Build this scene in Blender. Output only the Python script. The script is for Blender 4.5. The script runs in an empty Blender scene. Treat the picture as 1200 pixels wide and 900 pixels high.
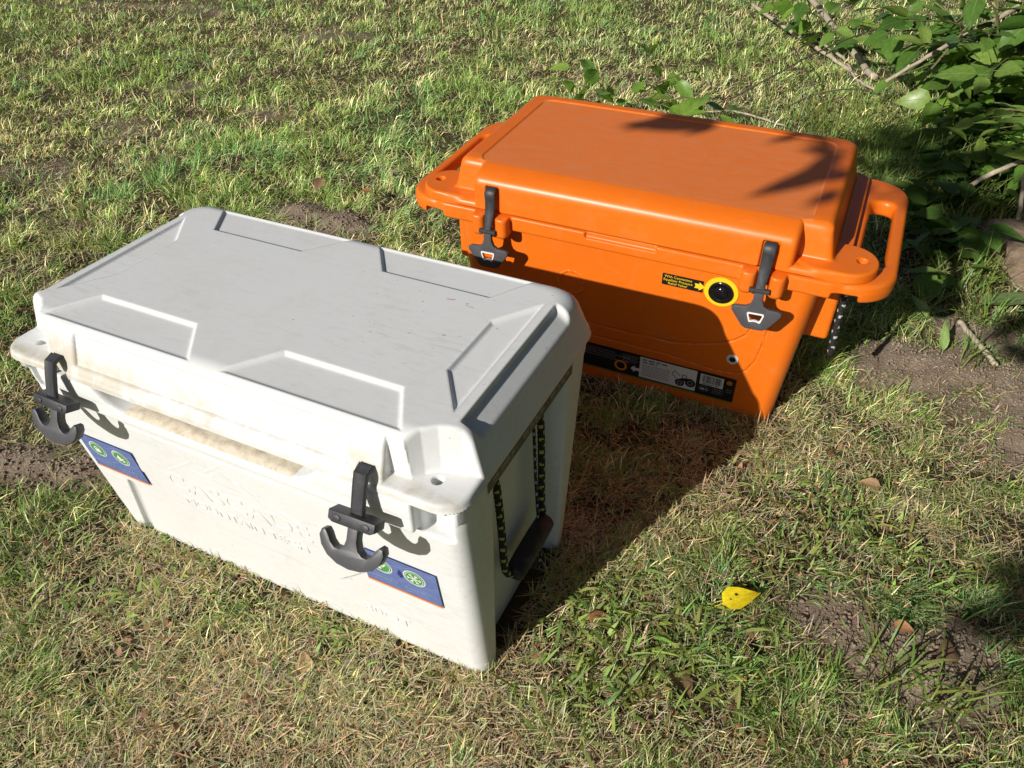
import bpy, bmesh, math, random
import numpy as np
from mathutils import Matrix, Vector

random.seed(7)
RNG = np.random.default_rng(11)
SC = bpy.context.scene
COL = SC.collection
R_ = math.radians

# ---------------------------------------------------------------- camera, sky, sun, exposure
cam_d = bpy.data.cameras.new('camera')
cam = bpy.data.objects.new('camera', cam_d)
COL.objects.link(cam)
cam_d.sensor_width = 36.0
cam_d.lens = 895.07 / 1200 * 36
cam_d.clip_start, cam_d.clip_end = 0.02, 400
CP = Vector((0.65241581, -0.66275355, 0.99564197))
fw = Vector((-0.34936591, 0.70559597, -0.61650449)).normalized()
rt = Vector((0.90043963, 0.43479736, -0.01263843))
rt = (rt - fw * rt.dot(fw)).normalized()
up = rt.cross(fw)
cam.matrix_world = Matrix(((rt.x, up.x, -fw.x, CP.x), (rt.y, up.y, -fw.y, CP.y), (rt.z, up.z, -fw.z, CP.z), (0, 0, 0, 1)))
SC.camera = cam

SUN_AZ, SUN_EL = 72.3, 28.0          # where the light travels to (from +X towards +Y), height
world = bpy.data.worlds.new("World")
SC.world = world
world.use_nodes = True
wn = world.node_tree
sky = wn.nodes.new('ShaderNodeTexSky')
sky.sky_type = 'NISHITA'
sky.sun_disc = False
sky.sun_elevation = R_(SUN_EL)
sky.sun_rotation = R_(180 + 90 - SUN_AZ)
sky.air_density = 0.6
sky.dust_density = 1.2
sky.ozone_density = 0.4
wn.links.new(sky.outputs[0], wn.nodes['Background'].inputs[0])
wn.nodes['Background'].inputs[1].default_value = 0.05
sun_d = bpy.data.lights.new('sun', 'SUN')
sun_d.energy = 5.0
sun_d.angle = R_(0.53)
sun_d.color = (1.0, 0.95, 0.885)
sun = bpy.data.objects.new('sun', sun_d)
COL.objects.link(sun)
SUN_D = Vector((math.cos(R_(SUN_AZ)) * math.cos(R_(SUN_EL)), math.sin(R_(SUN_AZ)) * math.cos(R_(SUN_EL)), -math.sin(R_(SUN_EL))))
sun.rotation_euler = SUN_D.to_track_quat('-Z', 'Y').to_euler()
sun.location = (-2, -5, 4)
vs = SC.view_settings
vs.view_transform, vs.look, vs.exposure, vs.gamma = 'Standard', 'None', 0.0, 1.0
vs.use_curve_mapping = False

# ---------------------------------------------------------------- small helpers
def tag(o, label=None, cat=None, group=None, kind=None):
    for k, v in (('label', label), ('category', cat), ('group', group), ('kind', kind)):
        if v:
            o[k] = v
    return o

def empty(name, loc=(0, 0, 0), mat=None):
    o = bpy.data.objects.new(name, None)
    o.empty_display_size = 0.05
    COL.objects.link(o)
    if mat is not None:
        o.matrix_world = mat
    else:
        o.location = loc
    return o

def link(name, me, parent=None, mats=None):
    o = bpy.data.objects.new(name, me)
    COL.objects.link(o)
    if parent:
        o.parent = parent
    for m in (mats if isinstance(mats, (list, tuple)) else [mats]):
        if m:
            me.materials.append(m)
    return o

def mesh_np(name, V, F3=None, F4=None, smooth=True, cols=None, mi=None):
    """mesh from numpy arrays of triangles and / or quads"""
    me = bpy.data.meshes.new(name)
    V = np.asarray(V, np.float32)
    parts, tot = [], []
    for F, n in ((F3, 3), (F4, 4)):
        if F is not None and len(F):
            F = np.asarray(F, np.int32)
            parts.append(F.ravel()); tot.append(np.full(len(F), n, np.int32))
    loops = np.concatenate(parts); tot = np.concatenate(tot)
    me.vertices.add(len(V)); me.vertices.foreach_set('co', V.ravel())
    me.loops.add(len(loops)); me.loops.foreach_set('vertex_index', loops)
    me.polygons.add(len(tot))
    st = np.concatenate([[0], np.cumsum(tot)[:-1]]).astype(np.int32)
    me.polygons.foreach_set('loop_start', st)
    me.polygons.foreach_set('use_smooth', np.full(len(tot), smooth))
    if mi is not None:
        me.polygons.foreach_set('material_index', np.asarray(mi, np.int32))
    if cols is not None:
        a = me.color_attributes.new('Col', 'FLOAT_COLOR', 'POINT')
        c = np.ones((len(V), 4), np.float32); c[:, :3] = cols
        a.data.foreach_set('color', c.ravel())
    me.update(calc_edges=True)
    return me

def bm_mesh(name, bm, smooth=False, angle=None):
    bm.normal_update()
    me = bpy.data.meshes.new(name)
    bm.to_mesh(me); bm.free()
    if smooth:
        me.polygons.foreach_set('use_smooth', np.full(len(me.polygons), True))
        if angle:
            me.set_sharp_from_angle(angle=R_(angle))
    return me

def extrude_poly(name, pts, z0, z1, bevel=0.0, holes=None, segs=2, M=None):
    """prism of a 2D outline (with holes), bevelled along its rims"""
    bm = bmesh.new()
    edges = []
    for loop in [pts] + list(holes or []):
        vs_ = [bm.verts.new((x, y, z0)) for x, y in loop]
        edges += [bm.edges.new((vs_[i], vs_[(i + 1) % len(vs_)])) for i in range(len(vs_))]
    bmesh.ops.triangle_fill(bm, use_beauty=True, edges=edges)
    bmesh.ops.dissolve_limit(bm, angle_limit=0.01, verts=bm.verts[:], edges=bm.edges[:])
    r = bmesh.ops.extrude_face_region(bm, geom=bm.faces[:])
    for v in r['geom']:
        if isinstance(v, bmesh.types.BMVert):
            v.co.z = z1
    bmesh.ops.recalc_face_normals(bm, faces=bm.faces[:])
    if bevel:
        rim = [e for e in bm.edges if len(e.link_faces) == 2 and abs(e.link_faces[0].normal.dot(e.link_faces[1].normal)) < 0.3
               and abs(e.verts[0].co.z - e.verts[1].co.z) < 1e-6]
        bmesh.ops.bevel(bm, geom=rim, offset=bevel, segments=segs, profile=0.5, affect='EDGES')
    if M is not None:
        bmesh.ops.transform(bm, matrix=M, verts=bm.verts[:])
    return bm_mesh(name, bm, True, 40)

def tube(path, r, n=8, cap=True):
    """tube along points; r number or list. returns V, quads, tris"""
    P = [Vector(p) for p in path]
    rs = r if hasattr(r, '__len__') else [r] * len(P)
    V, Q, T = [], [], []
    ref = None
    for i, p in enumerate(P):
        t = (P[min(i + 1, len(P) - 1)] - P[max(i - 1, 0)]).normalized()
        if ref is None:
            ref = t.orthogonal().normalized()
        a = (ref - t * ref.dot(t)).normalized(); ref = a
        b = t.cross(a)
        for k in range(n):
            an = 2 * math.pi * k / n
            V.append(p + (a * math.cos(an) + b * math.sin(an)) * rs[i])
    for i in range(len(P) - 1):
        for k in range(n):
            k2 = (k + 1) % n
            Q.append((i * n + k, i * n + k2, (i + 1) * n + k2, (i + 1) * n + k))
    if cap:
        a = len(V); V.append(P[0]); V.append(P[-1]); m = (len(P) - 1) * n
        for k in range(n):
            k2 = (k + 1) % n
            T.append((a, k2, k)); T.append((a + 1, m + k, m + k2))
    return [tuple(v) for v in V], Q, T

def tube_mesh(name, path, r, n=8, mi=None):
    V, Q, T = tube(path, r, n)
    return mesh_np(name, V, T, Q)

def smooth_path(pts, n=6):
    P = [Vector(p) for p in pts]
    out = []
    for i in range(len(P) - 1):
        a, b, c, d = P[max(i - 1, 0)], P[i], P[i + 1], P[min(i + 2, len(P) - 1)]
        for k in range(n):
            t = k / n
            out.append(0.5 * (2 * b + (c - a) * t + (2 * a - 5 * b + 4 * c - d) * t * t + (3 * b - a - 3 * c + d) * t ** 3))
    out.append(P[-1])
    return out

def vnoise(x, y, s, seed=0):
    """smooth value noise in 0..1, cell size s"""
    g = np.random.default_rng(seed).random((97, 97)).astype(np.float32)
    x = np.asarray(x, np.float32) / s + 37.3; y = np.asarray(y, np.float32) / s + 41.7
    xi = np.floor(x).astype(int); yi = np.floor(y).astype(int)
    fx = x - xi; fy = y - yi
    fx = fx * fx * (3 - 2 * fx); fy = fy * fy * (3 - 2 * fy)
    a = g[xi % 97, yi % 97]; b = g[(xi + 1) % 97, yi % 97]; c = g[xi % 97, (yi + 1) % 97]; d = g[(xi + 1) % 97, (yi + 1) % 97]
    return (a * (1 - fx) + b * fx) * (1 - fy) + (c * (1 - fx) + d * fx) * fy

# ---------------------------------------------------------------- materials
def new_mat(name):
    m = bpy.data.materials.new(name)
    m.use_nodes = True
    nt = m.node_tree
    return m, nt, nt.nodes['Principled BSDF']

def nd(nt, t, **kw):
    n = nt.nodes.new(t)
    for k, v in kw.items():
        if k.startswith('i_'):
            key = k[2:].replace('_', ' ')
            n.inputs[key].default_value = v
        else:
            setattr(n, k, v)
    return n

def ramp(nt, fac, stops, interp='LINEAR'):
    r = nt.nodes.new('ShaderNodeValToRGB')
    r.color_ramp.interpolation = interp
    el = r.color_ramp.elements
    while len(el) < len(stops):
        el.new(0.5)
    for e, (p, c) in zip(el, stops):
        e.position = p
        e.color = (*c, 1) if len(c) == 3 else c
    nt.links.new(fac, r.inputs[0])
    return r.outputs[0]

def mix(nt, fac, a, b, mode='MIX'):
    m = nt.nodes.new('ShaderNodeMix')
    m.data_type = 'RGBA'; m.blend_type = mode
    for i, v in ((0, fac), (6, a), (7, b)):
        if hasattr(v, 'is_output') or hasattr(v, 'links'):
            nt.links.new(v, m.inputs[i])
        elif i == 0:
            m.inputs[0].default_value = v
        else:
            m.inputs[i].default_value = (*v, 1)
    return m.outputs[2]

def noise(nt, vec, scale, detail=4, rough=0.6, dist=0.0):
    n = nt.nodes.new('ShaderNodeTexNoise')
    n.inputs['Scale'].default_value = scale; n.inputs['Detail'].default_value = detail
    n.inputs['Roughness'].default_value = rough; n.inputs['Distortion'].default_value = dist
    if vec is not None:
        nt.links.new(vec, n.inputs['Vector'])
    return n.outputs['Fac']

def bump(nt, h, strength, dist, bs):
    b = nt.nodes.new('ShaderNodeBump')
    b.inputs['Strength'].default_value = strength; b.inputs['Distance'].default_value = dist
    nt.links.new(h, b.inputs['Height'])
    nt.links.new(b.outputs[0], bs.inputs['Normal'])
    return b

def obj_vec(nt, scale=None):
    t = nt.nodes.new('ShaderNodeTexCoord')
    if scale is None:
        return t.outputs['Object']
    m = nt.nodes.new('ShaderNodeMapping')
    m.inputs['Scale'].default_value = scale
    nt.links.new(t.outputs['Object'], m.inputs[0])
    return m.outputs[0]

def flat_mat(name, col, rough=0.5, spec=0.5, metal=0.0, nz=0.0):
    m, nt, bs = new_mat(name)
    bs.inputs['Roughness'].default_value = rough
    bs.inputs['Metallic'].default_value = metal
    bs.inputs['Specular IOR Level'].default_value = spec
    v = obj_vec(nt)
    f = noise(nt, v, 60, 5, 0.65)
    c = mix(nt, 1.0, (*[x for x in col],), ramp(nt, f, [(0.3, (1 - nz,) * 3), (0.7, (1 + nz,) * 3)]), 'MULTIPLY')
    nt.links.new(c, bs.inputs['Base Color'])
    return m

def white_plastic():
    m, nt, bs = new_mat('white plastic')
    v = obj_vec(nt)
    big = noise(nt, v, 9, 6, 0.6, 0.6)
    fine = noise(nt, v, 38, 8, 0.72, 1.2)
    mud = nt.nodes.new('ShaderNodeMath'); mud.operation = 'MULTIPLY'
    nt.links.new(big, mud.inputs[0]); nt.links.new(fine, mud.inputs[1])
    base = mix(nt, ramp(nt, mud.outputs[0], [(0.24, (0, 0, 0)), (0.5, (0.30,) * 3)]), (0.735, 0.748, 0.742), (0.56, 0.51, 0.42))
    # dried mud rubbed into the handled front edge of the lid
    sx = nt.nodes.new('ShaderNodeSeparateXYZ'); nt.links.new(v, sx.inputs[0])
    fy = nd(nt, 'ShaderNodeMapRange'); fy.inputs['From Min'].default_value = -0.176; fy.inputs['From Max'].default_value = -0.192
    nt.links.new(sx.outputs[1], fy.inputs['Value'])
    fz = nd(nt, 'ShaderNodeMapRange'); fz.inputs['From Min'].default_value = 0.384; fz.inputs['From Max'].default_value = 0.392
    nt.links.new(sx.outputs[2], fz.inputs['Value'])
    fm = nd(nt, 'ShaderNodeMath', operation='MULTIPLY'); nt.links.new(fy.outputs[0], fm.inputs[0]); nt.links.new(fz.outputs[0], fm.inputs[1])
    f2 = nd(nt, 'ShaderNodeMath', operation='MULTIPLY'); nt.links.new(fm.outputs[0], f2.inputs[0])
    nt.links.new(ramp(nt, mud.outputs[0], [(0.15, (0, 0, 0)), (0.31, (0.95,) * 3)]), f2.inputs[1])
    base = mix(nt, f2.outputs[0], base, (0.56, 0.515, 0.42))
    # rubbed, grey scuffs drawn out along the lid
    sc = noise(nt, obj_vec(nt, (9, 46, 40)), 3.0, 9, 0.75, 0.4)
    scm = nd(nt, 'ShaderNodeMath', operation='MULTIPLY')
    nt.links.new(ramp(nt, sc, [(0.50, (0, 0, 0)), (0.74, (0.75,) * 3)]), scm.inputs[0])
    nt.links.new(ramp(nt, noise(nt, v, 5.5, 3, 0.6, 0.8), [(0.38, (0.05,) * 3), (0.66, (1, 1, 1))]), scm.inputs[1])
    base = mix(nt, scm.outputs[0], base, (0.50, 0.51, 0.50))
    # dark specks
    sp = noise(nt, v, 210, 2, 0.5)
    base = mix(nt, ramp(nt, sp, [(0.755, (0, 0, 0)), (0.785, (0.75,) * 3)]), base, (0.13, 0.11, 0.10))
    # a few magenta rub marks on the top
    pk = noise(nt, obj_vec(nt, (60, 130, 60)), 1.0, 2, 0.5)
    ds = nd(nt, 'ShaderNodeVectorMath', operation='DISTANCE'); ds.inputs[1].default_value = (0.20, 0.045, 0.46)
    nt.links.new(v, ds.inputs[0])
    mm = nt.nodes.new('ShaderNodeMath'); mm.operation = 'MULTIPLY'
    nt.links.new(ramp(nt, pk, [(0.70, (0, 0, 0)), (0.76, (0.6,) * 3)]), mm.inputs[0])
    nt.links.new(ramp(nt, ds.outputs['Value'], [(0.07, (1, 1, 1)), (0.13, (0, 0, 0))]), mm.inputs[1])
    base = mix(nt, mm.outputs[0], base, (0.55, 0.12, 0.25))
    nt.links.new(base, bs.inputs['Base Color'])
    nt.links.new(ramp(nt, fine, [(0.3, (0.34,) * 3), (0.7, (0.5,) * 3)]), bs.inputs['Roughness'])
    bs.inputs['Specular IOR Level'].default_value = 0.4
    bs.inputs['Subsurface Weight'].default_value = 0.0
    bump(nt, noise(nt, v, 260, 3, 0.6), 0.06, 0.001, bs)
    return m

def orange_plastic(dusty):
    m, nt, bs = new_mat('dusty orange plastic' if dusty else 'orange plastic')
    v = obj_vec(nt)
    big = noise(nt, v, 6, 6, 0.6, 0.5)
    base = mix(nt, ramp(nt, big, [(0.35, (0, 0, 0)), (0.75, (0.6,) * 3)]), (0.79, 0.165, 0.008), (0.71, 0.14, 0.009))
    if dusty:
        d = noise(nt, obj_vec(nt, (10, 26, 20)), 2.0, 8, 0.72, 0.6)
        base = mix(nt, ramp(nt, d, [(0.3, (0.25,) * 3), (0.72, (1.0,) * 3)]), base, (0.70, 0.215, 0.066))
        sc = noise(nt, obj_vec(nt, (5, 150, 40)), 1.5, 3, 0.6, 0.2)
        base = mix(nt, ramp(nt, sc, [(0.66, (0, 0, 0)), (0.72, (0.25,) * 3)]), base, (0.85, 0.42, 0.22))
    else:
        d = noise(nt, v, 24, 7, 0.7, 1.0)
        base = mix(nt, ramp(nt, d, [(0.50, (0, 0, 0)), (0.78, (0.45,) * 3)]), base, (0.66, 0.22, 0.06))
        sc = noise(nt, obj_vec(nt, (7, 90, 90)), 1.5, 4, 0.65, 0.3)
        base = mix(nt, ramp(nt, sc, [(0.66, (0, 0, 0)), (0.73, (0.22,) * 3)]), base, (0.88, 0.40, 0.16))
    sp = noise(nt, v, 190, 2, 0.5)
    base = mix(nt, ramp(nt, sp, [(0.765, (0, 0, 0)), (0.79, (0.8,) * 3)]), base, (0.06, 0.03, 0.015))
    nt.links.new(base, bs.inputs['Base Color'])
    bs.inputs['Roughness'].default_value = 0.5 if dusty else 0.38
    bs.inputs['Specular IOR Level'].default_value = 0.35 if dusty else 0.5
    bump(nt, noise(nt, v, 300, 3, 0.6), 0.05, 0.001, bs)
    return m

MW = white_plastic()
MO = orange_plastic(False)
MOD = orange_plastic(True)
def rubber(name, col, rough):
    m, nt, bs = new_mat(name)
    v = obj_vec(nt)
    f = noise(nt, v, 45, 8, 0.75, 0.8)
    c = mix(nt, ramp(nt, f, [(0.48, (0, 0, 0)), (0.78, (0.75,) * 3)]), col, (0.10, 0.10, 0.105))
    nt.links.new(c, bs.inputs['Base Color'])
    bs.inputs['Roughness'].default_value = rough
    bump(nt, noise(nt, v, 400, 3, 0.6), 0.15, 0.001, bs)
    return m
MRUB = rubber('black rubber', (0.032, 0.034, 0.038), 0.5)
MRUBG = rubber('charcoal rubber', (0.072, 0.073, 0.08), 0.42)
MBLK = flat_mat('gloss black', (0.008, 0.008, 0.009), 0.12)
MYEL = flat_mat('yellow print', (0.88, 0.60, 0.02), 0.35)
MSTK = flat_mat('black print', (0.012, 0.012, 0.013), 0.35)
MSTW = flat_mat('white print', (0.72, 0.72, 0.70), 0.4)
MSTG = flat_mat('grey print', (0.2, 0.2, 0.2), 0.4)
MSTO = flat_mat('orange print', (0.80, 0.25, 0.03), 0.4)
MBLU = flat_mat('blue print', (0.115, 0.165, 0.38), 0.4, nz=0.15)
MNAV = flat_mat('navy print', (0.02, 0.03, 0.2), 0.4)
MLBL = flat_mat('pale blue print', (0.26, 0.33, 0.55), 0.4)
MGRN = flat_mat('green print', (0.06, 0.30, 0.07), 0.4)
MMET = flat_mat('zinc', (0.55, 0.55, 0.55), 0.35, metal=1.0)
# ---------------------------------------------------------------- signed-distance solids for the moulded plastic
def smax(a, b, k):
    h = np.clip(0.5 + 0.5 * (a - b) / k, 0, 1)
    return b + (a - b) * h + k * h * (1 - h)
def smin(a, b, k):
    return -smax(-a, -b, k)
def rrect(x, y, hx, hy, r):
    qx = np.abs(x) - hx + r; qy = np.abs(y) - hy + r
    return np.hypot(np.maximum(qx, 0), np.maximum(qy, 0)) + np.minimum(np.maximum(qx, qy), 0) - r
def box3(x, y, z, lo, hi, r=0.0):
    q = [np.abs(c - (a + b) / 2) - (b - a) / 2 + r for c, a, b in zip((x, y, z), lo, hi)]
    o = np.sqrt(sum(np.maximum(c, 0) ** 2 for c in q))
    return o + np.minimum(np.maximum(np.maximum(q[0], q[1]), q[2]), 0) - r
def poly2(x, y, pts):
    d = np.full(x.shape, 1e9, np.float32); s = np.ones(x.shape, np.float32)
    n = len(pts)
    for i in range(n):
        ax, ay = pts[i]; bx, by = pts[i - 1]
        ex, ey = bx - ax, by - ay
        wx, wy = x - ax, y - ay
        t = np.clip((wx * ex + wy * ey) / (ex * ex + ey * ey), 0, 1)
        d = np.minimum(d, (wx - ex * t) ** 2 + (wy - ey * t) ** 2)
        c1 = y >= ay; c2 = y < by; c3 = ex * wy > ey * wx
        flip = (c1 & c2 & c3) | (~c1 & ~c2 & ~c3)
        s = np.where(flip, -s, s)
    return s * np.sqrt(d)
def capsule(x, y, z, a, b, r):
    a = np.array(a); b = np.array(b); e = b - a
    t = np.clip(((x - a[0]) * e[0] + (y - a[1]) * e[1] + (z - a[2]) * e[2]) / (e @ e), 0, 1)
    return np.sqrt((x - a[0] - e[0] * t) ** 2 + (y - a[1] - e[1] * t) ** 2 + (z - a[2] - e[2] * t) ** 2) - r

def sdf_mesh(name, f, lo, hi, h, ratio=0.3, mfun=None):
    """surface nets on a block-sparse grid, projected onto the surface, thinned, with true normals"""
    B = 8
    n = [int(math.ceil((b - a) / (h * B))) for a, b in zip(lo, hi)]
    N = [k * B + 1 for k in n]
    D = np.full(N, 1.0, np.float32)
    lo = np.array(lo, np.float32)
    ii = np.stack(np.meshgrid(*[np.arange(k) for k in n], indexing='ij'), -1).reshape(-1, 3)
    cen = lo + (ii + 0.5) * B * h
    dc = f(*cen.T.astype(np.float32))
    act = ii[np.abs(dc) < B * h * 1.25]
    off = np.stack(np.meshgrid(*[np.arange(B + 1)] * 3, indexing='ij'), -1).reshape(-1, 3)
    D3 = np.sign(dc).astype(np.float32).reshape(n)
    D[:-1, :-1, :-1] = np.repeat(np.repeat(np.repeat(D3, B, 0), B, 1), B, 2)
    for s in range(0, len(act), 1500):
        idx = (act[s:s + 1500, None, :] * B + off[None]).reshape(-1, 3)
        p = (lo + idx * h).astype(np.float32)
        D[idx[:, 0], idx[:, 1], idx[:, 2]] = f(p[:, 0], p[:, 1], p[:, 2])
    ins = D < 0
    c = [ins[i:ins.shape[0] - 1 + i, j:ins.shape[1] - 1 + j, k:ins.shape[2] - 1 + k] for i in (0, 1) for j in (0, 1) for k in (0, 1)]
    allc = c[0].copy(); anyc = c[0].copy()
    for q in c[1:]:
        allc &= q; anyc |= q
    cells = np.argwhere(anyc & ~allc)
    cid = np.full([k - 1 for k in N], -1, np.int32)
    cid[cells[:, 0], cells[:, 1], cells[:, 2]] = np.arange(len(cells))
    corners = np.array([(i, j, k) for i in (0, 1) for j in (0, 1) for k in (0, 1)])
    vals = np.stack([D[cells[:, 0] + a, cells[:, 1] + b, cells[:, 2] + e] for a, b, e in corners], 1)
    acc = np.zeros((len(cells), 3), np.float32); cnt = np.zeros(len(cells), np.float32)
    for a in range(8):
        for b in range(a + 1, 8):
            if np.abs(corners[a] - corners[b]).sum() == 1:
                va, vb = vals[:, a], vals[:, b]
                m = (va < 0) != (vb < 0)
                t = np.where(m, va / np.where(m, va - vb, 1), 0)
                acc += np.where(m[:, None], corners[a] + t[:, None] * (corners[b] - corners[a]), 0)
                cnt += m
    V = lo + (cells + acc / cnt[:, None]) * h
    Q = []
    for ax in range(3):
        sl0 = [slice(1, -1)] * 3; sl1 = [slice(1, -1)] * 3
        sl0[ax] = slice(0, -1); sl1[ax] = slice(1, None)
        a = ins[tuple(sl0)]; b = ins[tuple(sl1)]
        e = np.argwhere(a != b)
        o = np.ones(3, int); o[ax] = 0
        e = e + o
        u, w = [(1, 2), (2, 0), (0, 1)][ax]
        def g(du, dw):
            q = e.copy(); q[:, u] -= du; q[:, w] -= dw
            return cid[q[:, 0], q[:, 1], q[:, 2]]
        quad = np.stack([g(1, 1), g(0, 1), g(0, 0), g(1, 0)], 1)
        fl = ~ins[e[:, 0], e[:, 1], e[:, 2]]
        quad[fl] = quad[fl][:, ::-1]
        Q.append(quad)
    Q = np.concatenate(Q); Q = Q[(Q >= 0).all(1)]
    def grad(P, e):
        k = np.array([(1, -1, -1), (-1, -1, 1), (-1, 1, -1), (1, 1, 1)], np.float32)
        return sum(kk * f(*(P + kk * e).T.astype(np.float32))[:, None] for kk in k) / (4 * e)
    V = V.astype(np.float32)
    V0 = V.copy()
    for _ in range(2):
        G = grad(V, 0.0006); L2 = np.maximum((G * G).sum(1, keepdims=True), 0.2)
        V = V - np.clip(f(*V.T)[:, None] * G / L2, -h, h)
        V = V0 + np.clip(V - V0, -h, h)
    me = mesh_np(name, V, None, Q)
    if ratio < 1:
        o = bpy.data.objects.new('tmp', me); COL.objects.link(o)
        md = o.modifiers.new('d', 'DECIMATE'); md.ratio = ratio
        dg = bpy.context.evaluated_depsgraph_get()
        me2 = bpy.data.meshes.new_from_object(o.evaluated_get(dg))
        bpy.data.objects.remove(o); bpy.data.meshes.remove(me)
        me = me2; me.name = name
    n_v = len(me.vertices)
    V = np.empty(n_v * 3, np.float32); me.vertices.foreach_get('co', V); V = V.reshape(-1, 3)
    G = grad(V, 0.0007); G /= np.maximum(np.linalg.norm(G, axis=1, keepdims=True), 1e-9)
    me.polygons.foreach_set('use_smooth', np.full(len(me.polygons), True))
    if mfun is not None:
        cen = np.empty(len(me.polygons) * 3, np.float32); me.polygons.foreach_get('center', cen)
        me.polygons.foreach_set('material_index', mfun(cen.reshape(-1, 3)).astype(np.int32))
    me.normals_split_custom_set_from_vertices(G.tolist())
    return me

# ---------------------------------------------------------------- white cooler: lid and body as solids
PAD_F = [(0.024, 0.1695), (0.2766, 0.1695), (0.2395, 0.1066), (0.071, 0.1066)]
PAD_E = [(0.268, -0.056), (0.313, -0.12), (0.313, 0.12), (0.268, 0.056)]
def f_white_lid(x, y, z):
    ax, ay = np.abs(x), np.abs(y)
    d_f = (ay - 0.2005) * 0.950 + (z - 0.395) * 0.312
    d_e = (ax - 0.3595) * 0.965 + (z - 0.395) * 0.262
    side = smax(d_f, d_e, 0.034)
    blk = smax(side, z - 0.46, 0.022)
    blk = np.maximum(blk, 0.387 - z)
    # notched front corners
    n1 = np.maximum(0.262 - ax, y + 0.178)
    n2 = poly2(ax, y, [(0.2885, -0.3), (0.2885, -0.178), (0.298, -0.165), (0.312, -0.1545), (0.335, -0.1465), (0.42, -0.138), (0.42, -0.3)]) - (z - 0.40) * 0.10
    nt_ = np.maximum(np.minimum(n1, n2), 0.3985 - z)
    blk = smax(blk, -nt_, 0.005)
    plate = smax(rrect(x, y, 0.358, 0.2035, 0.034), np.abs(z - 0.393) - 0.0065, 0.006)
    d = smin(blk, plate, 0.003)
    # rub panel along the front
    rub = np.maximum(np.maximum(-(d_f + 0.0055), (ax - 0.2145) * 0.6), np.maximum(0.407 - z, z - 0.447))
    rub = np.maximum(rub, y)
    d = smax(d, -rub, 0.0065)
    # scooped ends
    s = -((ax - 0.327) * 0.562 + (z - 0.4505) * 0.827)
    sc = smax(smax(s, ay - 0.130, 0.012), 0.3265 - ax, 0.003)
    d = smax(d, -sc, 0.003)
    # four trapezoid pads and two end pads let into the top
    for pd in (poly2(ax, ay, PAD_F), poly2(ax, y, PAD_E)):
        d = smax(d, -smax(0.4555 - z, pd + np.maximum(0.46 - z, 0) * 0.5, 0.004), 0.0025)
    hole = np.hypot(ax - 0.315, y + 0.168) - 0.0065
    d = smax(d, -hole, 0.002)
    # strap slots
    slot = box3(ax, y, z, (0.229, -0.25, 0.36), (0.257, -0.194, 0.418), 0.002)
    return smax(d, -slot, 0.003)

def f_white_body(x, y, z):
    ax, ay = np.abs(x), np.abs(y)
    hx = 0.348 + 0.017 * z; hy = 0.146 + 0.125 * np.minimum(z, 0.345)
    d = rrect(x, y, hx, hy, 0.022) * 0.985
    d = smax(d, -0.008 - z, 0.010)
    # raised front panel behind the lettering
    pn = poly2(x, z, [(-0.19, 0.31), (-0.21, 0.20), (-0.07, 0.118), (0.13, 0.118), (0.205, 0.19), (0.19, 0.31)])
    d = np.where(y < 0, np.minimum(d, smax(d - 0.0016, pn, 0.002)), d)
    band = smax(rrect(x, y, 0.3535, 0.2005, 0.012), np.maximum(0.362 - z, 0) * 0.7, 0.004)
    d = smin(d, band, 0.006)
    fb = box3(x, y, z, (-0.2985, -0.2005, 0.334), (0.2985, 0.0, 0.40), 0.005)
    d = smin(d, fb, 0.004)
    # corner pockets below the notches
    pk = smax(box3(ax, y, z, (0.2995, -0.30, 0.325), (0.340, -0.166, 0.42), 0.004), -(z - 0.325 - (y + 0.166) * 0.0 - 0.0) , 0.004)
    d = smax(d, -pk, 0.006)
    # hand pocket under the lid
    hp = smax(smax(y + 0.164, 0.353 - z, 0.01), np.abs(x + 0.010) - 0.183 + (0.386 - z) * 0.85, 0.02)
    d = smax(d, -hp, 0.008)
    # deep recess in both ends for the rope handle, open at the bottom
    rec = smax(smax(0.321 - ax, ay - 0.109 - (ax - 0.34) * 0.25, 0.006), z - 0.347 - (ax - 0.34) * 0.3, 0.006)
    d = smax(d, -rec, 0.005)
    # drain slots low on the front
    d = smax(d, -capsule(x, y, z, (-0.263, -0.1645, 0.139), (-0.300, -0.146, 0.0), 0.0098), 0.002)
    return smax(d, z - 0.3845, 0.003)

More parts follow.
